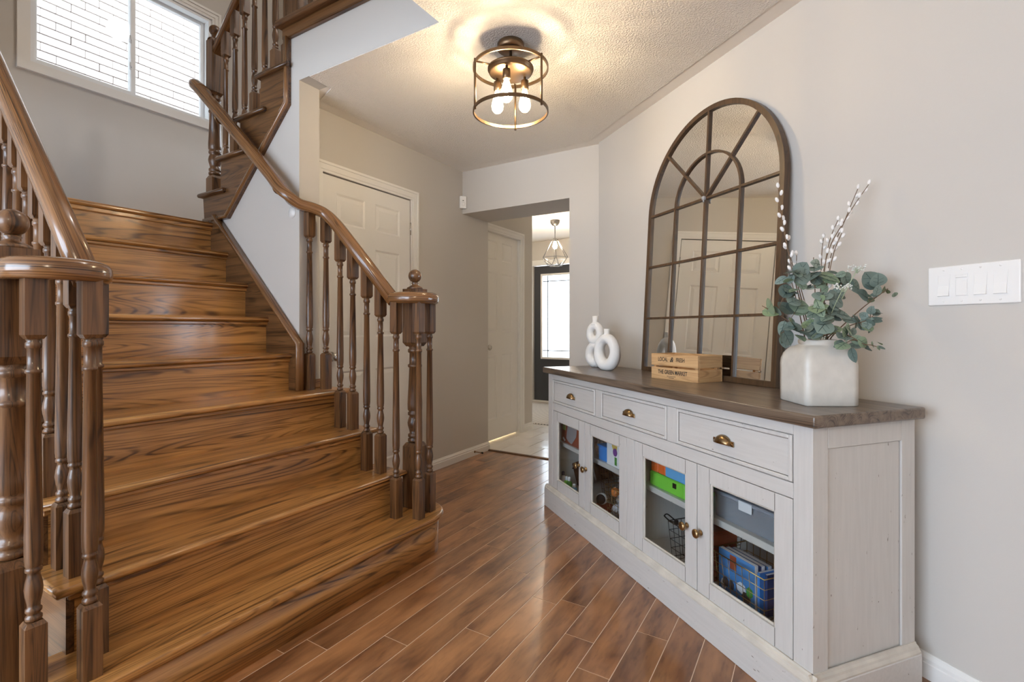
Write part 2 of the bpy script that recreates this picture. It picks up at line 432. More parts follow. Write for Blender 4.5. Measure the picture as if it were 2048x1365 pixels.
# tiled hall floor
mb = MB(); mb.box(-4.6, -0.8, 3.735, 6.75, -0.05, -0.002)
tfloor = struct(mb, 'floor_hall', m_grout)
TX, TY = 0.324, 0.306
b = MB(); b.box(0.003, TX - 0.003, 0.003, TY - 0.003, -0.01, 0.0015, 0.0015); t0 = b.build('tile', m_tile); tm = t0.data; bpy.data.objects.remove(t0)
for r in range(10):
    for c in range(-6, 5):
        xa = -2.105 + c * TX - (0.162 if r % 2 else 0); ya = 3.737 + r * TY
        if ya + TY > 6.62 or xa + TX < -4.4 or xa > -1.0: continue
        if ya < 4.6 and xa + TX < -2.62: continue
        o = bpy.data.objects.new('tile', tm); col.objects.link(o); o.parent = tfloor; o.location = (xa, ya, 0)
mb = MB(); mb.prism([(3.705, 0), (3.712, 0.008), (3.728, 0.012), (3.745, 0.008), (3.752, 0)], 'x', XC, -1.05)
struct(mb, 'trim_1', m_oak_x)                       # threshold strip between planks and tiles

# ceiling with the stairwell opening; stippled field, smooth border
mb = MB()
mb.box(-1.372, 3.3, -3.3, YS, CZ, UPZ - 0.03)
mb.box(-2.42, 3.3, YS + 0.125, 3.5, CZ, UPZ - 0.03); mb.box(XC - 0.05, -2.42, YS + 0.125, 2.66, CZ, 2.505); mb.box(-2.6, -2.42, 2.66, 3.5, CZ, UPZ - 0.03); mb.box(-1.372, 3.3, YS, YS + 0.124, CZ, UPZ - 0.03)
mb.box(-4.2, -1.372, -3.3, 0.30, CZ, UPZ - 0.03)
ceil = struct(mb, 'ceiling', m_ceil)
mb = MB()
mb.prism([(-1.372, -3.05), (2.9, -3.05), (2.9, -0.168), (-1.352, 3.254), (-2.434, 3.254), (-2.434, 1.86), (-2.26, 1.80), (-2.25, YS), (-1.372, YS)], 'z', CZ - 0.004, CZ + 0.001)
mb.build('stippled_field', m_popcorn, ceil)
mb = MB(); mb.box(-2.423, 0.6, YS, 3.5, UPZ - 0.03, UPZ); struct(mb, 'floor_upper', m_oak_x)
mb = MB(); mb.box(-4.2, 0.7, 0.2, 3.6, TOPZ, TOPZ + 0.1); struct(mb, 'ceiling_upper', m_ceil)

# window wall
WY0, WY1, WZ0, WZ1 = 1.046, 2.120, 2.752, 3.582
mb = MB(); wall_x(mb, XWIN - 0.16, XWIN, -3.3, 2.75, 0, TOPZ, (WY0, WY1, WZ0, WZ1))
struct(mb, 'wall_left', m_wall)
# stair wall (carries the upper flight) with stepped top
UN = lambda k: -3.288 + 0.2042 * (k - 10)            # nose of upper tread k
pts = [(-3.235, 0), (-2.334, 0), (-2.334, CZ), (-1.372, CZ), (-1.372, UPZ - 0.035), (UN(14) + 0.048, UPZ - 0.035)]
for k in range(13, 9, -1):
    zz = k * RISE - 0.034
    pts.append((UN(k + 1) + 0.048, zz)); pts.append((UN(k) + 0.048 if k > 10 else -3.235, zz))
mb = MB(); mb.prism(pts, 'y', YS, YS + 0.125)
struct(mb, 'wall_stair', m_wall)
# closet wall
DY0, DY1 = 1.945, 2.715
mb = MB(); wall_x(mb, XC - 0.098, XC, YS + 0.125, 2.77, 0, CZ, (DY0, DY1, 0, 2.058)); mb.box(XC - 0.125, XC, 2.77, 3.73, 0, CZ)
mb.box(XC - 0.02, -2.35, 1.70, 1.781, 0, CZ - 0.001)
struct(mb, 'wall_closet', m_wall)
mb = MB(); mb.box(XWIN, XC - 0.126, 2.66, 2.76, 0, CZ); mb.box(XWIN, -2.44, 2.66, 2.76, UPZ - 0.05, TOPZ); struct(mb, 'wall_upper_side', m_wall)
mb = MB(); mb.box(-2.44, 0.6, 3.4, 3.5, UPZ, TOPZ); mb.box(0.5, 0.6, 0.2, 3.4, UPZ, TOPZ); mb.box(-4.1, 0.5, 0.2, 0.3, UPZ, TOPZ)
struct(mb, 'wall_upper', m_wall)
# far wall with the dropped beam over the opening
mb = MB(); mb.box(XC, -1.535, YF, 3.722, 2.08, CZ); mb.box(-1.535, -1.28, YF, 3.722, 0, CZ)
struct(mb, 'wall_far', m_wall)
# slanted right wall
p0 = W(3.20, NW); 
mb = MB()
a, b_ = W(3.09, NW), W(-2.45, NW); c_, d_ = W(-2.45, NW + 0.12), W(3.09, NW + 0.12)
mb.prism([(a.x, a.y), (b_.x, b_.y), (c_.x, c_.y), (d_.x, d_.y)], 'z', 0, CZ)
struct(mb, 'wall_right', m_wall)
# living room behind the photographer
mb = MB(); mb.box(3.0, 3.12, -3.3, -0.1, 0, CZ); struct(mb, 'wall_living', m_wall)
mb = MB(); wall_y(mb, -3.3, -3.15, -4.2, 3.1, 0, CZ, (-3.7, -0.1, 0.45, 2.42)); struct(mb, 'wall_back', m_wall)
# hall and foyer
mb = MB(); wall_x(mb, -2.77, -2.649, 3.72, 4.787, 0, CZ, (3.80, 4.515, 0, 2.057)); mb.box(-4.4, -2.7, 4.68, 4.787, 0, CZ); mb.box(-4.4, -2.7, 3.60, 3.70, 0, CZ); mb.box(-4.5, -4.4, 3.6, 6.75, 0, CZ)
mb.box(-1.05, -0.95, 3.6, 6.75, 0, CZ)
struct(mb, 'wall_hall', m_wall)
FX0, FX1 = -3.64, -2.74
mb = MB(); wall_y(mb, 6.60, 6.75, -4.4, -0.95, 0, CZ, (FX0, FX1, 0, 2.075)); struct(mb, 'wall_front', m_wall)
mb = MB(); mb.box(-4.5, -0.95, 3.60, 6.75, CZ, CZ + 0.1); struct(mb, 'ceiling_hall', m_ceil)

# baseboards: stepped profile
def base_profile(h): return [(0, 0), (0.015, 0), (0.015, h * 0.62), (0.012, h * 0.66), (0.012, h * 0.80), (0.006, h * 0.92), (0.004, h), (0, h)]
def baseboard(name, p, q, h=0.078):
    """runs from p to q on the floor; the room is on the left of the direction p>q"""
    p, q = Vector((*p, 0)), Vector((*q, 0)); t = (q - p); L = t.length; t.normalize(); n = Vector((-t.y, t.x, 0))
    M = Matrix((( t.x, n.x, 0, p.x), (t.y, n.y, 0, p.y), (0, 0, 1, 0), (0, 0, 0, 1)))
    mb = MB(M); mb.prism(base_profile(h), 'x', 0, L)
    return struct(mb, name, m_white)
baseboard('baseboard_closet', (XC, 3.735), (XC, DY1 + 0.068))
e0, e1 = W(-2.4, NW), W(3.07, NW)
baseboard('baseboard_right', (e0.x, e0.y), (e1.x, e1.y))
baseboard('baseboard_far', (-1.29, YF), (-1.535, YF))
baseboard('baseboard_hall', (-2.649, 4.787), (-2.649, 4.59))
baseboard('baseboard_return', (-2.649, 3.735), (XC, 3.735))

# ---------------------------------------------------------------- stair window
win = thing('window_1', None, None, (XWIN, (WY0 + WY1) / 2, WZ0), kind='structure')
mb = MB()       # moulded casing, mitred, with a projecting outer bead
def casing_frame(mb, y0, y1, z0, z1, w, x0, steps):
    for a, b2, t in steps:      # strips from inner offset a to outer offset b2, thickness t
        mb.box(x0, x0 + t, y0 - b2, y0 - a, z0 - b2, z1 + b2); mb.box(x0, x0 + t, y1 + a, y1 + b2, z0 - b2, z1 + b2)
        mb.box(x0, x0 + t, y0 - a, y1 + a, z0 - b2, z0 - a); mb.box(x0, x0 + t, y0 - a, y1 + a, z1 + a, z1 + b2)
casing_frame(mb, WY0, WY1, WZ0, WZ1, 0.06, XWIN, [(0, 0.018, 0.010), (0.018, 0.044, 0.015), (0.044, 0.062, 0.022)])
mb.build('casing', m_white, win)
mb = MB()       # vinyl frame in the reveal
for q in ((WY0, WY0 + 0.022, WZ0, WZ1), (WY1 - 0.022, WY1, WZ0, WZ1), (WY0 + 0.022, WY1 - 0.022, WZ0, WZ0 + 0.022), (WY0 + 0.022, WY1 - 0.022, WZ1 - 0.022, WZ1)):
    mb.box(XWIN - 0.12, XWIN - 0.005, *q)
mb.build('frame', m_vinyl, win)
YM = 1.602
def sash(y0, y1, x, wl, wr):
    mb = MB()
    for q in ((y0, y0 + wl, WZ0 + 0.02, WZ1 - 0.02), (y1 - wr, y1, WZ0 + 0.02, WZ1 - 0.02), (y0 + wl, y1 - wr, WZ0 + 0.02, WZ0 + 0.045), (y0 + wl, y1 - wr, WZ1 - 0.045, WZ1 - 0.02)):
        mb.box(x - 0.03, x, *q, 0.003)
    s = mb.build('sash', m_vinyl, win)
    mb = MB(); mb.box(x - 0.018, x - 0.012, y0 + 0.01, y1 - 0.01, WZ0 + 0.03, WZ1 - 0.03); mb.build('pane', m_glass, s)
    return s
s1 = sash(WY0 + 0.02, YM + 0.012, XWIN - 0.035, 0.022, 0.03); sash(YM - 0.012, WY1 - 0.02, XWIN - 0.07, 0.03, 0.03)
for zz in (2.95, 3.14):
    mb = MB(); mb.box(XWIN - 0.04, XWIN - 0.022, YM - 0.028, YM - 0.012, zz, zz + 0.045, 0.004); mb.tube([(XWIN - 0.02, YM - 0.02, zz + 0.01), (XWIN - 0.012, YM - 0.03, zz + 0.025), (XWIN - 0.02, YM - 0.028, zz + 0.045)], 0.006, 6)
    mb.build('latch', m_vinyl, s1)
# neighbour's brick wall seen through the window: each brick laid on a dark mortar bed
mb = MB(); mb.box(-6.15, -5.915, -1.5, 6.5, -0.3, 7.0)
bw = tag(mb.build('brick_wall', plain('mortar', (0.10, 0.075, 0.065), 0.9)), kind='structure')
bw.name = 'wall_neighbour'
m_brick = plain('pale brick', (0.72, 0.66, 0.64), 0.85, bump=0.5, bscale=60, var=0.10, vscale=3)
BL, BH = 0.215, 0.0765
b = MB(); b.box(0, 0.03, 0.002, BL - 0.002, 0.0055, BH - 0.0055, 0.002); t0 = b.build('brick', m_brick); bm_ = t0.data; bpy.data.objects.remove(t0)
for r in range(24):
    for c in range(11):
        o = bpy.data.objects.new('brick', bm_); col.objects.link(o); o.parent = bw
        o.location = (-5.925 + random.uniform(-0.0015, 0.0015), 1.25 + c * BL + (BL / 2 if r % 2 else 0) + random.uniform(-0.003, 0.003), 3.22 + r * BH)

# ---------------------------------------------------------------- doors
def panel_door(root, w, h, t, rows, mat, stile=0.105, mull=0.09, name='slab'):
    """local: x 0..w, front face at y=0 (towards -y), z 0..h. rows = [(z0,z1)]"""
    xs = (stile, (w - mull) / 2, (w + mull) / 2, w - stile)
    mb = MB(mw(root)); mb.box(0, w, 0.008, t, 0, h)
    mb.box(0, stile, 0, 0.008, 0, h); mb.box(xs[3], w, 0, 0.008, 0, h); mb.box(xs[1], xs[2], 0, 0.008, 0, h)
    zs = [0] + [z for r in rows for z in r] + [h]
    for a, b in zip(zs[::2], zs[1::2]):
        mb.box(stile, xs[1], 0, 0.008, a, b); mb.box(xs[2], xs[3], 0, 0.008, a, b)
    s = mb.build(name, mat, root)
    for z0, z1 in rows:
        for x0, x1 in ((xs[0], xs[1]), (xs[2], xs[3])):
            mb = MB(mw(root)); g, k = 0.012, 0.038
            A = [mb._v(p) for p in ((x0, 0.0005, z0), (x1, 0.0005, z0), (x1, 0.0005, z1), (x0, 0.0005, z1))]
            B = [mb._v(p) for p in ((x0 + g, 0.0076, z0 + g), (x1 - g, 0.0076, z0 + g), (x1 - g, 0.0076, z1 - g), (x0 + g, 0.0076, z1 - g))]
            Cc = [mb._v(p) for p in ((x0 + k, 0.002, z0 + k), (x1 - k, 0.002, z0 + k), (x1 - k, 0.002, z1 - k), (x0 + k, 0.002, z1 - k))]
            for P, Q in ((A, B), (B, Cc)):
                for i in range(4): mb.face([P[i], P[(i + 1) % 4], Q[(i + 1) % 4], Q[i]])
            mb.face(Cc)
            mb.build('panel', mat, s)
    return s
def door_casing(root, w, h, cw=0.066, mat=None):
    mb = MB(mw(root))
    for a, b, t in ((0, 0.016, 0.010), (0.016, 0.05, 0.014), (0.05, cw, 0.019)):
        mb.box(-0.006 - b, -0.006 - a, -t - 0.006, -0.006, 0, h + 0.008 + b); mb.box(w + 0.006 + a, w + 0.006 + b, -t - 0.006, -0.006, 0, h + 0.008 + b)
        mb.box(-0.006 - a, w + 0.006 + a, -t - 0.006, -0.006, h + 0.008 + a, h + 0.008 + b)
    return mb.build('casing', mat or m_white, root)
def knob(root, x, z, mat, name='knob'):
    mb = MB(mw(root) @ Matrix.Translation((x, 0, z)) @ Matrix.Rotation(R(90), 4, 'X'))
    mb.lathe([(0.001, 0), (0.032, 0), (0.032, 0.006), (0.012, 0.012), (0.011, 0.03), (0.02, 0.036), (0.027, 0.046), (0.027, 0.056), (0.02, 0.064), (0.001, 0.067)], seg=20)
    return mb.build(name, mat, root)
# closet door: front faces +X, so local -y -> +X, local x -> +Y
d1 = thing('door_1', None, None, (XC - 0.006, DY0 + 0.004, 0), R(90), kind='structure')
ROWS = [(0.20, 0.838), (1.055, 1.644), (1.767, 1.955)]
sl = panel_door(d1, DY1 - DY0 - 0.008, 2.052, 0.035, ROWS, m_door)
door_casing(d1, DY1 - DY0 - 0.008, 2.05)
knob(d1, 0.06, 0.935, m_chrome)
for zz in (0.25, 1.05, 1.80):
    mb = MB(mw(d1)); mb.lathe([(0.006, 0), (0.006, 0.09)], (DY1 - DY0 - 0.004, -0.004, zz), 8); mb.build('hinge', m_chrome, d1)
# hall door: stands in the recess, 15 mm gap below
d2 = thing('door_2', None, None, (-2.649 - 0.022, 3.803, 0.018), R(90), kind='structure')
panel_door(d2, 0.70, 2.038, 0.035, ROWS, m_door)
mb = MB(); mb.box(-2.73, -2.649, 3.785, 3.801, 0, 2.06); mb.box(-2.73, -2.649, 4.505, 4.521, 0, 2.06); mb.box(-2.73, -2.649, 3.785, 4.521, 2.045, 2.06)
mb.build('jamb', m_white, d2)
mb = MB()
for a, b2, t in ((0, 0.018, 0.010), (0.018, 0.05, 0.014), (0.05, 0.07, 0.019)):
    mb.box(-2.649, -2.649 + t, 4.515 + a, 4.515 + b2, 0, 2.05 + b2); mb.box(-2.649, -2.649 + t, 3.80, 4.515 + a, 2.05 + a, 2.05 + b2)
mb.build('casing', m_white, d2)
knob(d2, 0.095, 0.91, m_chrome)
# front door
d3 = thing('door_3', None, None, (FX0 + 0.004, 6.64, 0.02), 0, kind='structure')
DW = FX1 - FX0 - 0.008
GX0, GX1, GZ0, GZ1 = 0.115, DW - 0.115, 0.63, 1.92
mb = MB(mw(d3))
mb.box(0, GX0, 0, 0.045, 0, 2.04); mb.box(GX1, DW, 0, 0.045, 0, 2.04); mb.box(GX0, GX1, 0, 0.045, 0, GZ0); mb.box(GX0, GX1, 0, 0.045, GZ1, 2.04)
sl = mb.build('slab', m_slate, d3)
for x0, x1 in ((0.13, DW / 2 - 0.05), (DW / 2 + 0.05, DW - 0.13)):
    mb = MB(mw(d3)); mb.box(x0, x1, -0.004, 0, 0.17, 0.50); mb.box(x0 + 0.03, x1 - 0.03, -0.009, -0.004, 0.20, 0.47, 0.004); mb.build('panel', m_slate, sl)
mb = MB(mw(d3))
for q in ((GX0, GX0 + 0.03, GZ0, GZ1), (GX1 - 0.03, GX1, GZ0, GZ1), (GX0 + 0.03, GX1 - 0.03, GZ0, GZ0 + 0.03), (GX0 + 0.03, GX1 - 0.03, GZ1 - 0.03, GZ1)): mb.box(q[0], q[1], -0.014, 0.02, q[2], q[3], 0.003)
mb.build('glass_frame', m_white, d3)
mb = MB(mw(d3)); mb.box(GX0, GX1, 0.02, 0.028, GZ0, GZ1); pn = mb.build('pane', m_frost, d3)
mb = MB(mw(d3)); gx = GX0 + 0.105; gz = (GZ0 + 0.12, GZ1 - 0.12)
mb.box(gx, gx + 0.013, 0.010, 0.02, GZ0, GZ1); mb.box(GX1 - 0.118, GX1 - 0.105, 0.010, 0.02, GZ0, GZ1)
for z in gz: mb.box(GX0, GX1, 0.010, 0.02, z, z + 0.013)
mb.build('caming', plain('lead caming', (0.10, 0.10, 0.11), 0.5), pn)
mb = MB(mw(d3)); 
for q in ((-0.075, -0.004, 0, 2.12), (DW + 0.004, DW + 0.075, 0, 2.12)): mb.box(q[0], q[1], -0.06, -0.036, q[2] - 0.02, q[3])
mb.box(-0.075, DW + 0.075, -0.06, -0.036, 2.05, 2.125); mb.box(-0.02, DW + 0.02, -0.05, 0.05, -0.02, 0.0)
mb.build('casing', m_white, d3)
# smoke/motion things, mat
mb = MB(); mb.box(-3.75, -1.9, 5.02, 6.35, 0.0016, 0.012, 0.003)
def herring():
    m, nt, b = new_mat('striped mat'); L = nt.links
    tc = N(nt, 'ShaderNodeTexCoord'); mp = N(nt, 'ShaderNodeMapping'); mp.inputs['Rotation'].default_value = (0, 0, R(24)); L.new(tc.outputs['Object'], mp.inputs['Vector'])
    w = N(nt, 'ShaderNodeTexWave', Scale=9.0); L.new(mp.outputs[0], w.inputs['Vector'])
    r = N(nt, 'ShaderNodeValToRGB'); L.new(w.outputs['Fac'], r.inputs['Fac'])
    r.color_ramp.elements[0].position = 0.35; r.color_ramp.elements[0].color = (0.22, 0.21, 0.2, 1); r.color_ramp.elements[1].position = 0.5; r.color_ramp.elements[1].color = (0.66, 0.62, 0.56, 1)
    L.new(r.outputs['Color'], b.inputs['Base Color']); b.inputs['Roughness'].default_value = 0.95
    return m
tag(mb.build('entry_rug', herring()), 'pale flat-woven rug with dark diagonal stripes before the charcoal front door', 'rug')

# ================================================================== STAIRS
NX = lambda k: -1.552 - RUN * (k - 1)               # front of lower nosing k
RX = lambda k: NX(k) - 0.026                        # riser face k
YL, YR, YSK = 0.50, 1.86, 1.632
st = thing('lower_staircase', 'lower oak staircase with stained treads and risers climbing to the window landing', 'staircase', (-1.56, 1.16, 0))
def arc(cx, cy, r, a0, a1, n): return [(cx + r * math.cos(R(a0 + (a1 - a0) * i / n)), cy + r * math.sin(R(a0 + (a1 - a0) * i / n))) for i in range(n + 1)]
def bull(off):
    r = 0.185 - off
    return arc(-1.737, 1.835, r, 0, 180, 14) + [(-1.80, 1.83), (-1.80, 0.49)] + arc(-1.737, 0.485, r, 180, 360, 14)
def treadmesh(pts, z):
    mb = MB(); mb.prism(pts, 'z', z - 0.028, z)
    es = [e for e in mb.bm.edges if abs(e.verts[0].co.z - e.verts[1].co.z) < 1e-6]
    r = bmesh.ops.bevel(mb.bm, geom=es, offset=0.011, segments=3, affect='EDGES', profile=0.5)
    for f in r['faces']: f.smooth = True
    return mb
treadmesh(bull(0), RISE).build('tread', m_oak_y, st)
mb = MB(); mb.prism(bull(0.026), 'z', 0, RISE - 0.026)
for f in mb.bm.faces: f.smooth = abs(f.normal.z) < 0.5
mb.build('riser', m_oak_y, st)
for k in range(2, 9):
    z = k * RISE; a, b = NX(k), RX(k + 1) - 0.01
    if k < 4: pts = [(a, YL), (a, YR), (b, YR), (b, YL)]
    elif k == 4: pts = [(a, YL), (a, YR), (-2.335, YR), (-2.335, YSK), (b, YSK), (b, YL)]
    else: pts = [(a, YL), (a, YSK), (b, YSK), (b, YL)]
    treadmesh(pts, z).build('tread', m_oak_y, st)
    y1 = YR - 0.0545 if k <= 4 else YSK
    mb = MB(); mb.box(RX(k) - 0.018, RX(k), YL + 0.0465, y1, z - RISE - 0.002, z - 0.026); mb.box(RX(k), RX(k) + 0.013, YL + 0.03, y1, z - 0.044, z - 0.026, 0.004)
    mb.build('riser', m_oak_y, st)
# landing edge and landing
z9 = 9 * RISE; X9 = -3.135
mb = MB(); mb.box(X9 - 0.045, X9 - 0.026, YL + 0.028, YSK, 8 * RISE - 0.002, z9 - 0.026); mb.box(X9 - 0.026, X9 - 0.012, YL, YSK, z9 - 0.05, z9 - 0.026, 0.004)
mb.build('riser', m_oak_y, st)
treadmesh([(X9, YL), (X9, 1.64), (-3.262, 1.64), (-3.262, 2.66), (XWIN, 2.66), (XWIN, YL)], z9).build('landing', m_oak_y, st)
# saw-tooth outer strings
def saw(y0, y1, kmax, mat, bottom):
    pts = [(RX(1) - 0.03, 0.0)]
    pts.append((RX(2), 0.0)); pts = [(RX(2), RISE)]
    for k in range(2, kmax + 1):
        pts.append((RX(k), k * RISE - 0.027)); pts.append((RX(k + 1) if k < kmax else bottom[0][0], k * RISE - 0.027))
    pts += bottom
    mb = MB(); mb.prism(pts, 'y', y0, y1); return mb
saw(0.528, 0.546, 8, None, [(-3.16, 1.25), (-1.95, 0.0), (RX(2), 0.0)]).build('string', m_oak_x, st)
saw(1.806, 1.824, 4, None, [(-2.330, 0.0), (RX(2), 0.0)]).build('string', m_oak_x, st)
mb = MB(); mb.prism([(-1.97, 0), (-3.16, 1.25), (-3.207, 1.30), (-3.207, 1.733), (-4.099, 1.733), (-4.099, 0)], 'y', 0.53, 0.545); struct(mb, 'wall_under_stair', m_wall)
# skirt board with moulded cap along the wall
mb = MB(); mb.prism([(-2.306, 4 * RISE), (-2.306, 1.02), (-3.115, 1.785), (-3.165, 1.785), (-3.165, 1.50), (-2.47, 4 * RISE)], 'y', YSK - 0.004, YS)
sk = mb.build('skirt_board', m_oak_x, st)
mb = MB(); mb.tube([(-2.300, 1.636, 4 * RISE), (-2.300, 1.636, 1.026), (-3.118, 1.636, 1.797)], 1, sect=[(-0.026, -0.004), (0.022, -0.004), (0.022, 0.006), (0.012, 0.013), (-0.012, 0.013), (-0.026, 0.006)], up=(1, 0, 0.3))
mb.build('cap', m_rail, sk)
mb = MB(); mb.box(-2.334, -2.320, YS + 0.005, 1.79, 4 * RISE, 4 * RISE + 0.05, 0.003); mb.build('base_block', m_oak_y, st)

# ---------------------------------------------------------------- turned parts
RS = 0.985
def turn(L):
    return [(0.012, 0), (0.0165, 0.004), (0.0165, 0.011), (0.0125, 0.015), (0.0125, 0.019), (0.016, 0.023), (0.016, 0.030), (0.012, 0.034), (0.0125, 0.042), (0.0165, 0.062), (0.018, 0.078), (0.0165, 0.094), (0.0125, 0.112), (0.012, 0.118),
            (0.0165, 0.122), (0.0165, 0.129), (0.014, 0.132), (0.0165, 0.136), (0.0165, 0.142), (0.0175, 0.150), (0.0178, 0.20), (0.0128, L - 0.086), (0.0165, L - 0.083), (0.0165, L - 0.076), (0.0128, L - 0.073),
            (0.0125, L - 0.024), (0.016, L - 0.021), (0.016, L - 0.010), (0.013, L - 0.006), (0.0155, L)]
def block(mb, x, y, z0, z1, w, ch, top):
    """square block; one end (top or bottom) is shouldered down to the turning"""
    h = w / 2; q = h * 0.72
    za, zb = (z0, z1 - ch) if top else (z0 + ch, z1)
    ring = lambda s, z: [mb._v((x + a * s, y + b * s, z)) for a, b in ((-1, -1), (1, -1), (1, 1), (-1, 1))]
    rs = [ring(h, za), ring(h, zb)]
    if top: rs += [ring(q, z1)]
    else: rs = [ring(q, z0)] + rs
    for A, B in zip(rs, rs[1:]):
        for i in range(4): mb.face([A[i], A[(i + 1) % 4], B[(i + 1) % 4], B[i]])
    mb.face(rs[0][::-1]); mb.face(rs[-1])
def baluster(parent, x, y, z0, z1, bb=0.195, tb=0.155, w=0.042, mat=None):
    mb = MB(); block(mb, x, y, z0 - 0.002, z0 + bb, w, 0.010, True); block(mb, x, y, z1 - tb, z1, w, 0.010, False)
    L = (z1 - tb) - (z0 + bb)
    mb.lathe(turn(L), (x, y, z0 + bb), 14)
    return mb.build('baluster', mat or m_oak_z, parent)
def newel(parent, x, y, z0, zb, zt, ztop, w=0.088):
    mb = MB(); block(mb, x, y, z0 - 0.002, zb, w, 0.02, True); block(mb, x, y, zt, ztop, w, 0.02, False)
    L = zt - zb
    prof = [(0.026, 0), (0.036, 0.006), (0.036, 0.018), (0.028, 0.024), (0.035, 0.030), (0.035, 0.042), (0.027, 0.048), (0.030, 0.065), (0.036, 0.085), (0.038, 0.10), (0.034, 0.12), (0.027, 0.135), (0.036, 0.142), (0.036, 0.154), (0.030, 0.158), (0.037, 0.168), (0.038, 0.20),
            (0.029, L - 0.11), (0.036, L - 0.105), (0.036, L - 0.095), (0.029, L - 0.09), (0.028, L - 0.035), (0.036, L - 0.03), (0.036, L - 0.015), (0.029, L - 0.01), (0.034, L)]
    mb.lathe(prof, (x, y, zb), 20)
    n = mb.build('newel', m_oak_z, parent)
    mb = MB(); r = 0.034
    mb.lathe([(0.042, 0), (0.040, 0.008), (0.030, 0.014), (0.018, 0.020), (0.014, 0.026), (0.020, 0.031), (0.013, 0.036)], (x, y, ztop), 18)
    mb.sphere((x, y, ztop + 0.036 + r * 0.93), r, 20, 12)
    mb.build('ball_finial', m_oak_z, n)
    return n
RSECT = [(-0.030, -0.022), (-0.020, -0.028), (0.020, -0.028), (0.030, -0.022), (0.033, -0.006), (0.032, 0.010), (0.024, 0.022), (0.010, 0.028), (-0.010, 0.028), (-0.024, 0.022), (-0.032, 0.010), (-0.033, -0.006)]
ZV = 1.258
rail_z = lambda X: 1.339 + RS * (-1.83 - X)
def volute_path(m):
    p = [(-1.748, 1.755), (-1.690, 1.752), (-1.638, 1.772), (-1.602, 1.815), (-1.604, 1.872), (-1.645, 1.915), (-1.705, 1.925), (-1.75, 1.915)]
    return [(a, (b if not m else 2.32 - b), ZV) for a, b in p]
RV = [(-1.716, 1.744), (-1.615, 1.792), (-1.636, 1.896)]
NEW = (-1.746, 1.909)

# right balustrade: volute, sloping rail, gooseneck, then the rail fixed to the wall
rr = thing('stair_railing', 'oak balustrade with volute that turns into a wall handrail beside the white closet door', 'railing', (NEW[0], NEW[1], RISE))
mb = MB(); mb.tube(smooth_path(volute_path(False), 6), 1, sect=RSECT); hv = mb.build('volute', m_rail, rr)
pts = [(-1.735, 1.755, rail_z(-1.735) - 0.004), (-2.157, 1.755, rail_z(-2.157))]
_k = 1.571 / 1.585
near_ = lambda p: (p[0] * _k, p[1] * _k, CAMH + (p[2] - CAMH) * _k)
g = smooth_path([(-2.10, 1.755, rail_z(-2.10)), (-2.165, 1.754, rail_z(-2.165)), (-2.225, 1.735, 1.724), (-2.262, 1.690, 1.748), (-2.302, 1.628, 1.766), near_((-2.36, 1.590, 1.822))] + [near_(p) for p in ((-2.45, 1.585, 1.912), (-2.553, 1.585, 2.005), (-2.80, 1.585, 2.225), (-3.064, 1.585, 2.458), (-3.225, 1.585, 2.597))], 6)
mb = MB(); mb.tube([pts[0]] + g[3:], 1, sect=RSECT)
mb.build('handrail', m_rail, rr)
mb = MB(); mb.tube(smooth_path([near_((-3.20, 1.585, 2.578)), near_((-3.262, 1.587, 2.625)), (-3.272, 1.60, 2.624), (-3.278, 1.678, 2.60)], 6), 1, sect=RSECT); mb.build('rail_return', m_rail, rr)
for x, y, k in [(-2.296, 1.690, 4), (-2.248, 1.757, 4), (-2.134, 1.757, 3), (-2.034, 1.755, 3), (-1.931, 1.755, 2), (-1.833, 1.755, 2)]:
    zt = {-2.296: 1.752, -2.248: 1.728}.get(x, rail_z(x) - 0.02)
    baluster(rr, x, y, k * RISE, zt, mat=m_oak_z)
for x, y in RV: baluster(rr, x, y, RISE, ZV - 0.02)
newel(rr, NEW[0], NEW[1], RISE, 0.525, 1.018, 1.312)
for x, z in ((-2.43, 1.907), (-3.0, 2.407)):
    mb = MB(); mb.tube(smooth_path([(x, YS, z - 0.06), (x, 1.60, z - 0.078), (x, 1.571, z - 0.060), (x, 1.571, z - 0.020)], 5), 0.006, 8)
    br = mb.build('wall_bracket', m_bracket, rr)
mb = MB(Matrix.Translation((-2.393, YS, 1.735)) @ Matrix.Rotation(R(90), 4, 'X')); mb.lathe([(0.001, 0), (0.030, 0), (0.030, 0.004), (0.001, 0.006)], seg=18); mb.build('patch_plate', m_plastic2, rr)

# left balustrade, mirrored
rl = thing('stair_railing', 'oak balustrade with volute on the open side of the stairs, opposite the wall', 'railing', (NEW[0], 2.32 - NEW[1], RISE))
mb = MB(); mb.tube(smooth_path(volute_path(True), 6), 1, sect=RSECT); mb.build('volute', m_rail, rl)
mb = MB(); mb.tube([(-1.735, 0.565, rail_z(-1.735) - 0.004)] + [(x, 0.565, rail_z(x)) for x in (-2.0, -2.4, -2.8, -3.15)], 1, sect=RSECT); mb.build('handrail', m_rail, rl)
for k in range(2, 9):
    for o in ((0.080, 0.177) if k < 8 else (0.065, 0.143)):
        x = NX(k) - o; baluster(rl, x, 0.565, k * RISE, rail_z(x) - 0.02)
for x, y in RV: baluster(rl, x, 2.32 - y, RISE, ZV - 0.02)
newel(rl, NEW[0], 2.32 - NEW[1], RISE, 0.525, 1.018, 1.312)
for j in range(7): baluster(rl, -3.32 - 0.115 * j, 0.565, z9, z9 + 0.90)
mb = MB(); mb.tube([(-3.20, 0.565, z9 + 0.92), (-4.09, 0.565, z9 + 0.92)], 1, sect=RSECT); mb.build('handrail', m_rail, rl)
newel(rl, -3.20, 0.565, z9, z9 + 0.2, z9 + 0.75, z9 + 1.05)

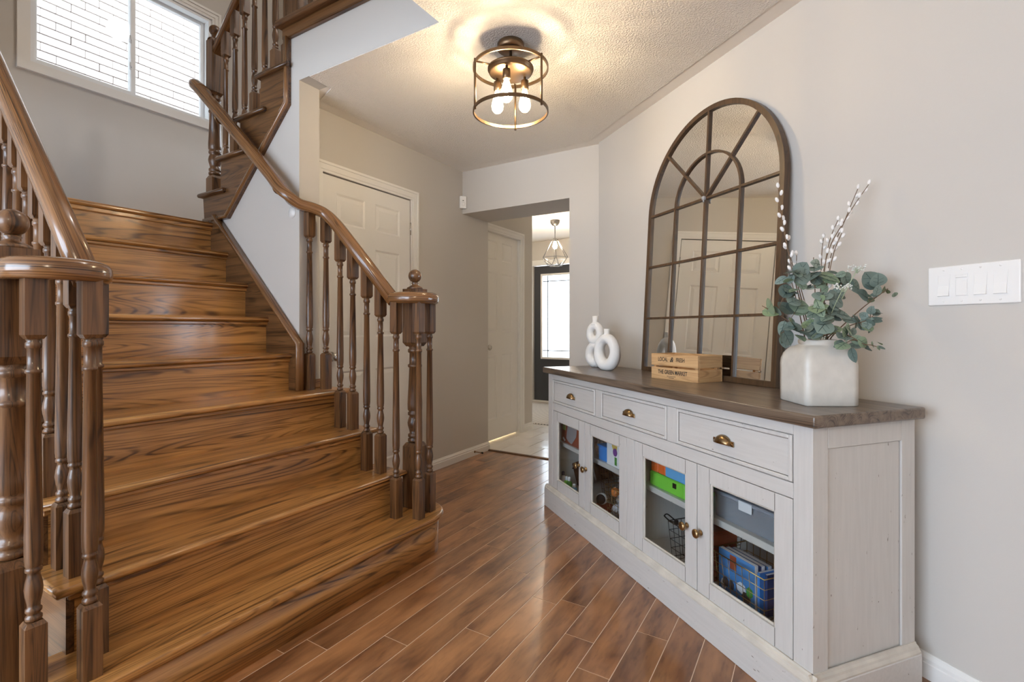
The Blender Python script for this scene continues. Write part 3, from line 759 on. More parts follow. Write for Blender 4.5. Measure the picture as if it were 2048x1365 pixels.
# ---------------------------------------------------------------- upper flight
us = thing('upper_staircase', 'upper flight of dark oak stairs with an open string above the blue-grey stair wall', 'staircase', (-3.25, 1.70, z9))
URX = lambda k: UN(k) + 0.028
for k in range(10, 14):
    z = k * RISE; a, b = UN(k), URX(k + 1) + 0.012
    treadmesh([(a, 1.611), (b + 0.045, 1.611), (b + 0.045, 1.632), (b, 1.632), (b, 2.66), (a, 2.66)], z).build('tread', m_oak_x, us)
for k in range(10, 15):
    z = k * RISE
    mb = MB(); mb.box(URX(k), URX(k) + 0.018, 1.6555, 2.66, z - RISE, z - 0.027); mb.build('riser', m_oak_y, us)
pts = [(-3.245, 1.772), (-2.992, 1.772), (-2.404, 2.318), (-2.404, UPZ - 0.06), (URX(14), UPZ - 0.06), (URX(14), 13 * RISE - 0.027)]
for k in range(13, 9, -1):
    if k < 13: pts.append((URX(k + 1), k * RISE - 0.027))
    pts.append((URX(k), k * RISE - 0.027))
    if k > 10: pts.append((URX(k), (k - 1) * RISE - 0.027))
pts = [(-3.245, 1.772), (-2.992, 1.772), (-2.404, 2.318), (-2.404, UPZ - 0.06), (URX(14) - 0.0, UPZ - 0.06)]
for k in range(13, 9, -1):
    pts += [(URX(k + 1), k * RISE - 0.027), (URX(k), k * RISE - 0.027)]
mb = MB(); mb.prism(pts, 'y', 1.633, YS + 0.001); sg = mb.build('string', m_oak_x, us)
mb = MB(); mb.tube([(-3.245, 1.630, 1.782), (-2.996, 1.630, 1.782), (-2.412, 1.630, 2.322), (-2.412, 1.630, UPZ - 0.06)], 1, sect=[(-0.012, -0.010), (0.010, -0.010), (0.010, 0.006), (0.0, 0.012), (-0.012, 0.006)], up=(0, 1, 0)); mb.build('edge_moulding', m_rail, sg)
# edge trim of the upper floor
et = thing('floor_edge_trim', 'dark oak nosing board along the edge of the upper floor above the ceiling light side', 'trim', (-2.0, YS, UPZ - 0.06))
mb = MB(); mb.box(UN(14), -1.34, 1.598, 1.80, UPZ - 0.004, UPZ + 0.026, 0.008, 2); mb.build('nosing', m_oak_x, et)
mb = MB(); mb.box(URX(14) - 0.008, -1.36, 1.632, YS + 0.001, UPZ - 0.064, UPZ - 0.004, 0.004); mb.build('apron', m_oak_x, et)
# upper balustrade
ru = thing('upper_stair_railing', 'dark oak balustrade climbing beside the window with a slim ball-topped newel', 'railing', (-3.275, 1.71, 10 * RISE))
US = 0.957
ur_z = lambda X: 2.86 + US * (X + 3.275)
newel(ru, -3.275, 1.712, 10 * RISE, 2.09, 2.60, 2.955, 0.072)
mb = MB(); mb.tube([(-3.262, 1.71, ur_z(-3.262)), (-2.9, 1.71, ur_z(-2.9)), (-2.45, 1.71, ur_z(-2.45))], 1, sect=RSECT); mb.build('handrail', m_rail, ru)
for j in range(7):
    x = -3.142 + 0.1027 * j; k = 10 + (j + 1) // 2
    baluster(ru, x, 1.71, k * RISE, ur_z(x) - 0.02, bb=0.17)
# gallery railing on the upper floor
rg = thing('gallery_railing', 'oak gallery railing standing on the upper floor edge above the nosing board', 'railing', (-2.40, 1.71, UPZ + 0.026))
zf = UPZ + 0.026
newel(rg, -2.418, 1.712, zf, zf + 0.30, zf + 0.70, zf + 1.05)
for j in range(7): baluster(rg, -2.285 + 0.122 * j, 1.71, zf, zf + 0.92, w=0.044, bb=0.25)
mb = MB(); mb.tube([(-2.42, 1.71, zf + 0.94), (-1.40, 1.71, zf + 0.94)], 1, sect=RSECT); mb.build('handrail', m_rail, rg)

# ================================================================== SIDEBOARD
SB = thing('sideboard', 'antique white sideboard with dark wood top, three drawers and four glass doors', 'sideboard', W(2.825, 1.266), RW)
S = mw(SB)
LX, DP = 1.81, 0.434
mb = MB(S)                                           # carcass: sides, bottom, back, middle divider
mb.box(0.0, 0.02, 0.02, DP, 0.10, 0.832)
mb.box(0.02, LX - 0.02, 0.02, DP - 0.012, 0.118, 0.136)
mb.box(0.02, LX - 0.02, DP - 0.012, DP, 0.10, 0.832)
mb.box(0.894, 0.914, 0.02, DP - 0.012, 0.136, 0.832)
mb.box(0.02, LX - 0.02, 0.02, DP - 0.012, 0.62, 0.635)
mb.build('carcass', m_paint, SB)
def ff(x0, x1, z0, z1, m=None):
    q = MB(S); q.box(x0, x1, 0.0, 0.022, z0, z1, 0.0015); return q.build('face_frame', m or m_paint, SB)
ff(0.0, 0.0615, 0.10, 0.832); ff(LX - 0.0615, LX, 0.10, 0.832)
ff(0.0625, LX - 0.0625, 0.797, 0.832, m_paint_x); ff(0.0625, LX - 0.0625, 0.609, 0.655, m_paint_x); ff(0.0625, LX - 0.0625, 0.10, 0.133, m_paint_x)
ff(0.587, 0.643, 0.656, 0.796); ff(1.167, 1.223, 0.656, 0.796); ff(0.876, 0.934, 0.134, 0.608)
mb = MB(S); mb.box(0.05, LX - 0.05, 0.0225, 0.03, 0.64, 0.81); mb.build('drawer_bay', m_paint, SB)
# right end: frame and recessed panel
mb = MB(S)
mb.box(LX - 0.02, LX - 0.006, 0.022, DP - 0.0630, 0.10, 0.7625); mb.box(LX - 0.02, LX - 0.006, DP - 0.0605, DP, 0.10, 0.832); mb.box(LX - 0.02, LX - 0.006, 0.022, DP - 0.0605, 0.7640, 0.832)
ep = mb.build('end_panel', m_paint, SB)
for nm, q in (('end_stile', (0.0005, 0.060, 0.10, 0.832)), ('end_stile', (DP - 0.060, DP, 0.10, 0.832)), ('end_rail', (0.061, DP - 0.061, 0.765, 0.832))):
    mb = MB(S); mb.box(LX - 0.0055, LX + 0.001, q[0], q[1], q[2], q[3], 0.001); mb.build(nm, m_paint, ep)
# plinth with moulded top
mb = MB(S); mb.box(-0.022, LX + 0.022, -0.020, DP + 0.0, 0.0, 0.108, 0.002)
pl = mb.build('plinth', m_paint_x, SB)
prof = [(0, 0.108), (0.020, 0.108), (0.020, 0.113), (0.014, 0.120), (0.012, 0.126), (0.006, 0.130), (0.004, 0.136), (0, 0.136)]
mb = MB(S); mb.prism([(-a, b) for a, b in prof], 'x', -0.018, LX + 0.018)
mb.build('plinth_moulding', m_wornedge, pl)
mb = MB(S); mb.prism([(LX + a, b) for a, b in prof], 'y', -0.018, DP); mb.build('plinth_moulding', m_wornedge, pl)
mb = MB(S); mb.prism([(-a, b) for a, b in prof], 'y', -0.018, DP); mb.build('plinth_moulding', m_wornedge, pl)
# top
mb = MB(S); mb.box(-0.03, LX + 0.03, -0.028, DP + 0.004, 0.832, 0.868, 0.006, 2)
mb.build('top', m_top, SB)

def cup_pull(par, x, z):
    M = S @ Matrix.Translation((x, -0.001, z))
    q = MB(M); n = 14; rw, dp, h = 0.034, 0.022, 0.030
    rows = []
    for j in range(6):                              # quarter dome: from the backplate rim out to the lip
        a = R(90) * j / 5
        row = []
        for i in range(n + 1):
            t = math.pi * i / n
            wx = -rw * math.cos(t); top = h * math.sin(t) ** 0.8
            row.append(q._v((wx * (1 - 0.10 * math.sin(a)), -dp * math.sin(a) * (0.35 + 0.65 * math.sin(t)), -0.012 + top * math.cos(a * 0.92))))
        rows.append(row)
    for a, b in zip(rows, rows[1:]):
        for i in range(n): q.face([a[i], a[i + 1], b[i + 1], b[i]], True)
    o = q.build('cup_pull', m_antique, par)
    md = o.modifiers.new('solid', 'SOLIDIFY'); md.thickness = 0.0025; md.offset = 1
    for s in (-1, 1):
        q = MB(M); q.box(s * 0.040 - 0.007, s * 0.040 + 0.007, -0.003, 0.0, -0.014, 0.004, 0.001); q.sphere((s * 0.042, -0.003, -0.006), 0.003, 8, 6); q.build('screw_ear', m_antique, o)
    return o
for x0, x1 in ((0.063, 0.5865), (0.6435, 1.1665), (1.2235, LX - 0.063)):
    q = MB(S); z0, z1 = 0.6575, 0.7955
    x0 += 0.0015; x1 -= 0.0015
    q.box(x0, x1, 0.002, 0.02, z0, z1)
    dr = q.build('drawer', m_paint_x, SB)
    q = MB(S); w = 0.013
    for a in ((x0 + w, x1 - w, z0, z0 + w), (x0 + w, x1 - w, z1 - w, z1), (x0, x0 + w, z0, z1), (x1 - w, x1, z0, z1)):
        q.box(a[0], a[1], -0.004, 0.004, a[2], a[3], 0.003)
    q.build('bead', m_paint, dr)
    q = MB(S)
    for a in ((x0 + w, x1 - w, z0 + w, z0 + w + 0.0018), (x0 + w, x1 - w, z1 - w - 0.0018, z1 - w), (x0 + w, x0 + w + 0.0018, z0 + w, z1 - w), (x1 - w - 0.0018, x1 - w, z0 + w, z1 - w)):
        q.box(a[0], a[1], 0.0012, 0.004, a[2], a[3])
    q.build('glaze_line', m_glaze, dr)
    cup_pull(dr, (x0 + x1) / 2 - 0.01, 0.722)
def cab_knob(par, x, z):
    q = MB(S @ Matrix.Translation((x, -0.002, z)) @ Matrix.Rotation(R(90), 4, 'X'))
    q.lathe([(0.010, 0), (0.010, 0.003), (0.006, 0.006), (0.0055, 0.014), (0.012, 0.018), (0.0165, 0.022), (0.0165, 0.027), (0.011, 0.031), (0.001, 0.032)], seg=18)
    q.build('knob', m_antique, par)
doors = []
for x0, x1, kx in ((0.063, 0.468, 0.413), (0.470, 0.875, 0.472 + 0.022), (0.935, 1.340, 1.290), (1.342, LX - 0.063, 1.364)):
    x0 += 0.0015; x1 -= 0.0015
    z0, z1, w = 0.1355, 0.6065, 0.062
    q = MB(S)
    q.box(x0, x0 + w, 0.0, 0.02, z0, z1, 0.0015); q.box(x1 - w, x1, 0.0, 0.02, z0, z1, 0.0015)
    q.box(x0 + w, x1 - w, 0.0005, 0.0195, z0, z0 + w - 0.004); q.box(x0 + w, x1 - w, 0.0005, 0.0195, z1 - w + 0.008, z1)
    dd = q.build('door', m_paint, SB)
    q = MB(S)
    for xx in (x0 + w, x1 - w):
        for za, zb in ((z0 + 0.002, z0 + w - 0.004), (z1 - w + 0.008, z1 - 0.002)): q.box(xx - 0.0005, xx + 0.0005, -0.0002, 0.004, za, zb)
    q.build('glaze_line', m_glaze, dd)
    gx0, gx1, gz0, gz1 = x0 + w, x1 - w, z0 + w - 0.004, z1 - w + 0.008
    q = MB(S)
    for a in ((gx0, gx0 + 0.008, gz0, gz1), (gx1 - 0.008, gx1, gz0, gz1), (gx0 + 0.008, gx1 - 0.008, gz0, gz0 + 0.008), (gx0 + 0.008, gx1 - 0.008, gz1 - 0.008, gz1)): q.box(a[0], a[1], 0.004, 0.014, a[2], a[3], 0.003)
    q.build('glazing_bead', m_wornedge, dd)
    q = MB(S); q.box(gx0 + 0.004, gx1 - 0.004, 0.010, 0.013, gz0 + 0.004, gz1 - 0.004); q.build('pane', m_glass, dd)
    cab_knob(dd, kx, 0.360)
    doors.append(dd)
for x0, x1 in ((0.02, 0.894), (0.914, LX - 0.02)):
    q = MB(S); q.box(x0, x1, 0.06, DP - 0.013, 0.383, 0.408, 0.0015); q.build('shelf', m_paint_x, SB)
SH = 0.408; BT = 0.136                                # shelf and bottom heights

# ---------------------------------------------------------------- things inside the sideboard
def cab_thing(name, label, cat, x, y, z, rot=0, group=None):
    p = S @ Vector((x, y, z)); return thing(name, label, cat, p, RW + R(rot), group)
def lbox(o, name, mat, *a, bev=0.0, parent=None, label=None):
    q = MB(mw(o)); q.box(*a, bev); return q.build(name, mat, parent or o, label=label)
m_red = plain('rust red card', (0.30, 0.065, 0.03), 0.5); m_lilac = plain('lilac print', (0.55, 0.48, 0.62), 0.5); m_lime = plain('lime print', (0.42, 0.50, 0.14), 0.5)
m_greyp = plain('grey print', (0.30, 0.27, 0.28), 0.5); m_whitep = plain('white card', (0.78, 0.78, 0.80), 0.5); m_yel = plain('yellow print', (0.70, 0.48, 0.10), 0.5)
m_blue = plain('blue plastic', (0.05, 0.25, 0.70), 0.35); m_green = plain('green plastic', (0.20, 0.60, 0.06), 0.35); m_orange = plain('orange plastic', (0.80, 0.15, 0.03), 0.35)
m_purple = plain('purple print', (0.16, 0.04, 0.25), 0.5); m_dbrown = plain('dark brown leather', (0.045, 0.018, 0.008), 0.45); m_sky = plain('sky blue print', (0.06, 0.22, 0.50), 0.4)
m_lblue = plain('light blue plastic', (0.15, 0.42, 0.75), 0.35); m_tan = plain('tan card', (0.40, 0.28, 0.17), 0.7); m_lid = plain('grey plastic lid', (0.30, 0.31, 0.35), 0.35); m_navy = plain('navy print', (0.02, 0.05, 0.16), 0.4)
m_toy = plain('toy print', (0.06, 0.05, 0.05), 0.4); m_grn2 = plain('grass green print', (0.08, 0.30, 0.05), 0.4)
# left bay, upper shelf: rust game box, blue tub, white toy box, tan case
o = cab_thing('game_box', 'rust red board game box with grey artwork standing on the cabinet shelf', 'box', 0.030, 0.075, SH, 0)
b0 = lbox(o, 'box', m_red, 0, 0.235, 0, 0.06, 0, 0.175)
lbox(o, 'title_panel', m_lilac, 0.02, 0.115, -0.001, 0.001, 0.125, 0.168, parent=b0); lbox(o, 'badge', m_lime, 0.015, 0.06, -0.001, 0.001, 0.075, 0.112, parent=b0)
q = MB(mw(o)); q.prism([(0.07, 0.03), (0.10, 0.015), (0.14, 0.005), (0.20, 0.06), (0.22, 0.15), (0.19, 0.14), (0.16, 0.155), (0.12, 0.12), (0.09, 0.11)], 'y', -0.001, 0.001); q.build('artwork', m_greyp, b0)
q = MB(mw(o)); q.prism([(0.02, 0.02), (0.045, 0.005), (0.06, 0.015), (0.03, 0.03)], 'y', -0.001, 0.001); q.build('artwork', m_whitep, b0)
o = cab_thing('toy_box', 'white toy box with a yellow figure and purple badge on the cabinet shelf', 'box', 0.585, 0.070, SH, 0)
b0 = lbox(o, 'box', m_whitep, 0, 0.13, 0, 0.09, 0, 0.195)
q = MB(mw(o)); q.prism([(0.05, 0.10), (0.07, 0.07), (0.095, 0.09), (0.105, 0.12), (0.085, 0.15), (0.09, 0.185), (0.06, 0.19), (0.05, 0.15)], 'y', -0.001, 0.001); q.build('artwork', m_yel, b0)
q = MB(mw(o)); q.prism([(0.08 + 0.02 * math.cos(R(30 * i)), 0.075 + 0.02 * math.sin(R(30 * i))) for i in range(12)], 'y', -0.002, -0.001); q.build('badge', m_purple, b0)
lbox(o, 'artwork', m_grn2, 0.075, 0.095, -0.001, 0.001, 0.01, 0.05, parent=b0)
o = cab_thing('storage_tub', 'small bright blue plastic tub beside the white toy box', 'tub', 0.487, 0.075, SH, 0)
q = MB(mw(o)); q.prism([(0.005, 0), (0.085, 0), (0.092, 0.075), (-0.002, 0.075)], 'y', 0, 0.09, 0.003); q.build('tub', m_blue, o)
q = MB(mw(o)); q.box(-0.006, 0.096, -0.004, 0.094, 0.070, 0.080, 0.002); q.build('rim', m_blue, o)
o = cab_thing('toy_bag', 'patterned pouch lying left of the blue tub on the shelf', 'pouch', 0.398, 0.08, SH, -12)
q = MB(mw(o)); q.sphere((0.035, 0.04, 0.05), 0.05, 12, 8, 0.8, 0.6, 1.0); q.build('pouch', plain('patterned cloth', (0.42, 0.34, 0.28), 0.8, var=0.6, vscale=60), o)
q = MB(mw(o)); q.tube([(0.01, 0.02, 0.09), (0.035, 0.0, 0.12), (0.06, 0.03, 0.095)], 0.004, 6); q.build('strap', m_tan, o)
o = cab_thing('board_case', 'tan cardboard case leaning at the back of the left cabinet shelf', 'case', 0.035, 0.30, SH, 0)
b0 = lbox(o, 'case', m_tan, 0, 0.30, 0, 0.05, 0, 0.18, bev=0.003); lbox(o, 'clasp', m_chrome, 0.14, 0.16, -0.004, 0, 0.13, 0.15, parent=b0)
# left bay, bottom: brown leather box, bottles, baskets
o = cab_thing('leather_box', 'dark brown leather box tilted on its corner in the left cabinet', 'box', 0.075, 0.14, BT, 10)
q = MB(mw(o) @ Matrix.Translation((0.03, 0, 0.0)) @ Matrix.Rotation(R(-24), 4, 'Y')); q.box(0, 0.20, 0, 0.14, 0.0, 0.14, 0.006); b0 = q.build('box', m_dbrown, o)
q = MB(mw(o) @ Matrix.Translation((0.03, 0, 0.0)) @ Matrix.Rotation(R(-24), 4, 'Y')); q.box(-0.003, 0.203, -0.003, 0.143, 0.105, 0.113, 0.002); q.build('lid_seam', m_dark, b0)
for i, (x, y, c, nm) in enumerate(((0.055, 0.075, m_whitep, 'white'), (0.115, 0.07, m_green, 'green'), (0.160, 0.065, m_grn2, 'dark green'), (0.215, 0.07, m_lblue, 'pale blue'))):
    o = cab_thing('craft_bottle', '%s craft bottle standing in front of the brown leather box' % nm, 'bottle', x, y, BT)
    q = MB(mw(o)); h = (0.075, 0.06, 0.07, 0.045)[i]; q.lathe([(0.016, 0), (0.017, 0.003), (0.017, h * 0.7), (0.008, h * 0.82), (0.008, h)], seg=12); b0 = q.build('bottle', c, o)
    q = MB(mw(o)); q.lathe([(0.009, h - 0.012), (0.009, h + 0.008), (0.004, h + 0.012)], seg=12); q.build('cap', m_whitep if i else m_navy, b0)
def wire_basket(name, label, x, y, z, w, d, h, mat, rot=0, nx=8, nz=4, r=0.0014):
    o = cab_thing(name, label, 'basket', x, y, z, rot)
    fl = 0.012
    def ring(t):
        e = fl * t; return [(-e, -e, h * t + r), (w + e, -e, h * t + r), (w + e, d + e, h * t + r), (-e, d + e, h * t + r)]
    for i in range(nz + 1):
        q = MB(mw(o)); q.tube(ring(i / nz), r * (1.8 if i == nz else 1), 5, closed=True); q.build('rim_wire' if i == nz else 'hoop', mat, o)
    for i in range(nx + 1):
        t = i / nx
        q = MB(mw(o)); q.tube([(w * t + (2 * t - 1) * fl, -fl, h), (w * t, 0, r), (w * t, d, r), (w * t + (2 * t - 1) * fl, d + fl, h)], r, 5); q.build('upright_wire', mat, o)
    for i in range(1, 4):
        t = i / 4
        q = MB(mw(o)); q.tube([(-fl, d * t, h), (0, d * t, r), (w, d * t, r), (w + fl, d * t, h)], r, 5); q.build('upright_wire', mat, o)
    return o
wire_basket('wire_basket', 'dark wire basket at the back of the second glass door', 0.318, 0.20, BT, 0.222, 0.16, 0.17, m_bracket)
wire_basket('wire_basket', 'small copper wire basket of coloured beads behind the second glass door', 0.590, 0.075, BT, 0.12, 0.10, 0.16, m_brass, nx=5)
for i, (cn, x, z, r) in enumerate((('silver', 0.6255, 0.0358, 0.033), ('pink', 0.6765, 0.0575, 0.030), ('violet', 0.6225, 0.0912, 0.030), ('grey', 0.6685, 0.1029, 0.028), ('orange', 0.6165, 0.1277, 0.024))):
    o = cab_thing('toy_ball', '%s glitter ball in the small copper wire basket' % cn, 'ball', x, (0.1105, 0.1415, 0.1415, 0.1055, 0.1015)[i], BT + z - r)
    q = MB(mw(o)); q.sphere((0, 0, r), r, 14, 9); q.build('ball', plain(cn + ' glitter', {'pink': (0.6, 0.15, 0.3), 'silver': (0.6, 0.6, 0.65), 'orange': (0.6, 0.2, 0.05), 'violet': (0.25, 0.12, 0.4), 'grey': (0.3, 0.3, 0.32)}[cn], 0.3, var=0.5, vscale=120), o)
    q = MB(mw(o)); q.lathe([(0.005, 2 * r - 0.002), (0.005, 2 * r + 0.004)], seg=8); q.build('cap', m_chrome, o)
o = cab_thing('drum_toy', 'round toy drum with black and white side lying behind the second glass door', 'toy', 0.500, 0.10, BT)
q = MB(mw(o)); q.lathe([(0.055, 0), (0.06, 0.004), (0.06, 0.016), (0.05, 0.02)], seg=24); q.build('base', m_red, o)
q = MB(mw(o)); q.sphere((-0.02, 0, 0.05), 0.032, 16, 10); q.build('ball', m_whitep, o)
q = MB(mw(o)); q.sphere((-0.012, -0.008, 0.052), 0.027, 14, 9); q.build('patch', m_dark, o)
# right bay, upper shelf: green case with orange and blue boxes, clear bins
o = cab_thing('craft_case', 'lime green case topped by orange and blue boxes on the cabinet shelf', 'case', 0.945, 0.075, SH, 0)
b0 = lbox(o, 'case', m_green, 0, 0.235, 0, 0.16, 0, 0.062, bev=0.005); lbox(o, 'latch', m_black, 0.165, 0.185, -0.004, 0.001, 0.032, 0.052, parent=b0)
lbox(o, 'tray', m_orange, 0.005, 0.055, 0.004, 0.15, 0.063, 0.108, bev=0.004); lbox(o, 'tray', m_orange, 0.058, 0.105, 0.004, 0.15, 0.063, 0.108, bev=0.004); lbox(o, 'tray', m_lblue, 0.108, 0.235, 0.002, 0.155, 0.063, 0.112, bev=0.004)
lbox(o, 'lid', m_navy, 0.006, 0.23, 0.006, 0.152, 0.112, 0.116)
def clear_bin(label, x, y, z, w, d, h):
    o = cab_thing('storage_bin', label, 'bin', x, y, z)
    q = MB(mw(o)); t = 0.003
    q.prism([(0.012, 0), (w - 0.012, 0), (w, h), (w - t, h), (w - 0.012 - t, t), (0.012 + t, t), (t, h), (0, h)], 'y', 0, d); q.box(0.01, w - 0.01, 0, t, 0.001, h); q.box(0.01, w - 0.01, d - t, d, 0.001, h)
    q.build('tub', m_bin, o)
    q = MB(mw(o)); q.box(-0.008, w + 0.008, -0.008, d + 0.008, h, h + 0.012, 0.003); q.box(0.02, w - 0.02, 0.02, d - 0.02, h + 0.012, h + 0.017, 0.002); q.build('lid', m_lid, o)
    q = MB(mw(o)); q.box(w * 0.45, w * 0.65, -0.013, -0.007, h - 0.022, h + 0.012, 0.002); q.build('latch', m_whitep, o)
    return o
clear_bin('clear plastic bin with grey lid and white latch on the right cabinet shelf', 1.335, 0.085, SH, 0.29, 0.26, 0.085)
clear_bin('shallow clear bin with grey lid stacked on top of the larger bin', 1.35, 0.105, SH + 0.1018, 0.25, 0.22, 0.035)
o = cab_thing('headphones', 'thin bronze wire loop stand on the shelf edge beside the clear bins', 'stand', 1.655, 0.072, SH)
q = MB(mw(o)); q.tube(smooth_path([(0, 0, 0.005), (0.01, 0, 0.05), (0.03, 0, 0.075), (0.055, 0, 0.07), (0.03, 0, 0.055)], 6), 0.002, 6); q.build('loop', m_bracket, o)
q = MB(mw(o)); q.box(-0.01, 0.04, -0.01, 0.02, 0, 0.004); q.build('foot', m_bracket, o); o.name = 'wire_stand'
# right bay, bottom
wire_basket('wire_basket', 'black wire basket with looped handle behind the third glass door', 1.085, 0.09, BT, 0.14, 0.22, 0.15, m_black, nx=5)
o = cab_thing('charging_cable', 'loop of thin black cable hooked over the black wire basket', 'cable', 1.030, 0.09, BT + 0.135)
q = MB(mw(o)); q.tube(smooth_path([(0.0, 0, 0.02), (0.02, 0, 0.035), (0.06, 0, 0.03), (0.075, 0.005, 0.02), (0.04, 0, 0.012), (0.0, 0, 0.02)], 6), 0.003, 6); q.build('cord', m_black, o)
q = MB(mw(o)); q.box(0.07, 0.085, -0.004, 0.01, 0.01, 0.03, 0.002); q.build('plug', m_black, o)
wire_basket('wire_basket', 'brass wire basket of blue picture books behind the fourth glass door', 1.345, 0.075, BT, 0.23, 0.16, 0.145, m_brass, rot=0)
M0 = mw(SB)
for i in range(3):
    o = cab_thing('picture_book', ('blue picture book with red and yellow title in the brass basket', 'navy spined picture book behind the blue one in the brass basket', 'dark blue picture book at the back of the brass basket')[i], 'book', 1.360, 0.085 + i * 0.03, BT + 0.004, 0)
    cvr = (m_sky, m_navy, m_sky)[i]
    lbox(o, 'cover', cvr, 0, 0.165, 0, 0.018, 0, 0.155 - 0.006 * i); lbox(o, 'pages', m_whitep, 0.003, 0.1655, 0.002, 0.016, 0.002, 0.1555 - 0.006 * i)
    if i == 0:
        c = lbox(o, 'title_block', m_red, 0.055, 0.085, -0.001, 0, 0.10, 0.15)
        for k, (a, b, m) in enumerate(((0.01, 0.04, m_whitep), (0.05, 0.075, m_toy), (0.085, 0.13, m_whitep), (0.11, 0.15, m_toy), (0.02, 0.05, m_toy), (0.13, 0.16, m_grn2))):
            q = MB(mw(o)); q.prism([((a + b) / 2 + (b - a) / 2 * math.cos(R(60 * t + k * 20)), 0.03 + 0.012 * (k % 3) + 0.02 * math.sin(R(60 * t + k * 20))) for t in range(6)], 'y', -0.0012 - k * 0.0002, 0); q.build('artwork', m, o)
for i in range(2):
    o = cab_thing('picture_book', ('slim blue book standing at the end of the brass basket', 'slim navy book leaning behind the slim blue one')[i], 'book', 1.545 + 0.020 * i, 0.088 + 0.012 * i, BT + 0.004, 90)
    lbox(o, 'cover', (m_blue, m_navy)[i], 0, 0.11, 0, 0.01, 0, 0.14); lbox(o, 'pages', m_whitep, 0.002, 0.111, 0.0015, 0.0085, 0.0015, 0.1405)
o = cab_thing('storage_cube', 'rust red cube in the corner behind the brass basket', 'cube', 1.255, 0.10, BT)
lbox(o, 'body', m_red, 0, 0.06, 0, 0.12, 0, 0.18, bev=0.004); lbox(o, 'lid', m_red, -0.002, 0.062, -0.002, 0.122, 0.18, 0.192, bev=0.002)

# ================================================================== TEXT
def text(body, size, mat, M, parent, name='lettering', extrude=0.0002, shear=0.0, sx=1.0, bold=0.0):
    cu = bpy.data.curves.new(name, 'FONT'); cu.body = body; cu.size = size; cu.align_x = 'CENTER'; cu.align_y = 'CENTER'; cu.extrude = extrude; cu.shear = shear; cu.offset = bold
    to = bpy.data.objects.new(name, cu); col.objects.link(to)
    dg = bpy.context.evaluated_depsgraph_get()
    me = bpy.data.meshes.new_from_object(to.evaluated_get(dg)); bpy.data.objects.remove(to); bpy.data.curves.remove(cu)
    me.transform(M @ Matrix.Diagonal((sx, 1, 1, 1))); me.transform(mw(parent).inverted())
    me.materials.clear(); me.materials.append(mat)
    o = bpy.data.objects.new(name, me); col.objects.link(o); o.parent = parent; _mw[o.name] = mw(parent)
    return o

# ================================================================== THINGS ON THE SIDEBOARD
TZ = 0.868
# --- crate
CW_, CD_, CH_ = 0.285, 0.158, 0.120
CR = thing('wooden_crate', 'small slatted pine crate printed with market lettering, standing before the arched mirror', 'crate', W(2.040, 1.466, TZ), RW + R(8))
K = mw(CR)
t = 0.009
slats = []
for z0, z1 in ((0.0, 0.056), (0.064, 0.120)):
    q = MB(K); q.box(0, CW_, 0, t, z0, z1, 0.001); slats.append(q.build('slat', m_crate, CR))
    q = MB(K); q.box(0, CW_, CD_ - t, CD_, z0, z1, 0.001); q.build('slat', m_crate, CR)
    for xa in (0, CW_ - t):
        q = MB(K); q.box(xa, xa + t, t, CD_ - t, z0, z1, 0.001); q.build('slat', m_crate_y, CR)
for xa in (t, CW_ - t - 0.016):
    for ya in (t, CD_ - t - 0.016):
        q = MB(K); q.box(xa, xa + 0.016, ya, ya + 0.016, 0, 0.112); q.build('corner_post', m_crate, CR)
for i in range(3):
    q = MB(K); q.box(t, CW_ - t, t + 0.002 + i * 0.049, t + 0.045 + i * 0.049, 0.002, 0.008); q.build('bottom_slat', m_crate, CR)
def on_crate(x, z): return K @ Matrix.Translation((x, -0.0003, z)) @ Matrix.Rotation(R(90), 4, 'X')
text('LOCAL', 0.027, m_print, on_crate(0.076, 0.094), slats[1], sx=0.72, bold=0.0004)
text('&', 0.032, m_print, on_crate(0.130, 0.094), slats[1], shear=0.3, bold=0.0006)
text('FRESH', 0.027, m_print, on_crate(0.184, 0.094), slats[1], sx=0.70, bold=0.0004)
text('THE GREEN MARKET', 0.026, m_print, on_crate(0.135, 0.034), slats[0], sx=0.74, bold=0.0006)
for zz, w in ((0.016, 0.055), (0.0095, 0.032)):        # two lines of print too small to read
    q = MB(K)
    for i in range(11):
        xx = 0.130 - w / 2 + w * i / 11
        q.box(xx, xx + w / 11 * 0.6, -0.0003, 0.0, zz - 0.0016, zz + 0.0016)
    q.build('small_print', m_print, slats[0], kind='stuff')

# --- arched mirror leaning on the wall
MWD, MHS, MT = 0.919, 0.885, 0.030
tilt = R(3.2)
MR = thing('arched_mirror', 'tall arched window-pane mirror in a brown frame leaning on the wall behind the crate', 'mirror', W(2.423, 1.672, TZ + 0.001), RW)
Q = mw(MR) @ Matrix.Rotation(-tilt, 4, 'X')            # local x along, -y to the room, z up
cx, rad = MWD / 2, MWD / 2
def arch(off, n=40):
    return [(off, 0 + off)] + [(cx - (rad - off) * math.cos(math.pi * i / n), MHS + (rad - off) * math.sin(math.pi * i / n)) for i in range(n + 1)] + [(MWD - off, 0 + off)]
def ringmesh(mb, A, B, y0, y1):
    vs = [[mb._v((p[0], y, p[1])) for p in P] for P, y in ((A, y0), (B, y0), (B, y1), (A, y1))]
    n = len(A)
    for r in range(4):
        P, Qq = vs[r], vs[(r + 1) % 4]
        for i in range(n): mb.face([P[i], P[(i + 1) % n], Qq[(i + 1) % n], Qq[i]])
q = MB(Q); ringmesh(q, arch(0), arch(0.024), 0.0, MT); fr = q.build('frame', m_mirrorframe, MR)
q = MB(Q); q.prism(arch(0.012), 'y', 0.012, 0.016); q.build('mirror_glass', m_mirror, MR)
q = MB(Q); q.prism(arch(0.006), 'y', MT - 0.006, MT - 0.002); q.build('backing', m_dark, MR)
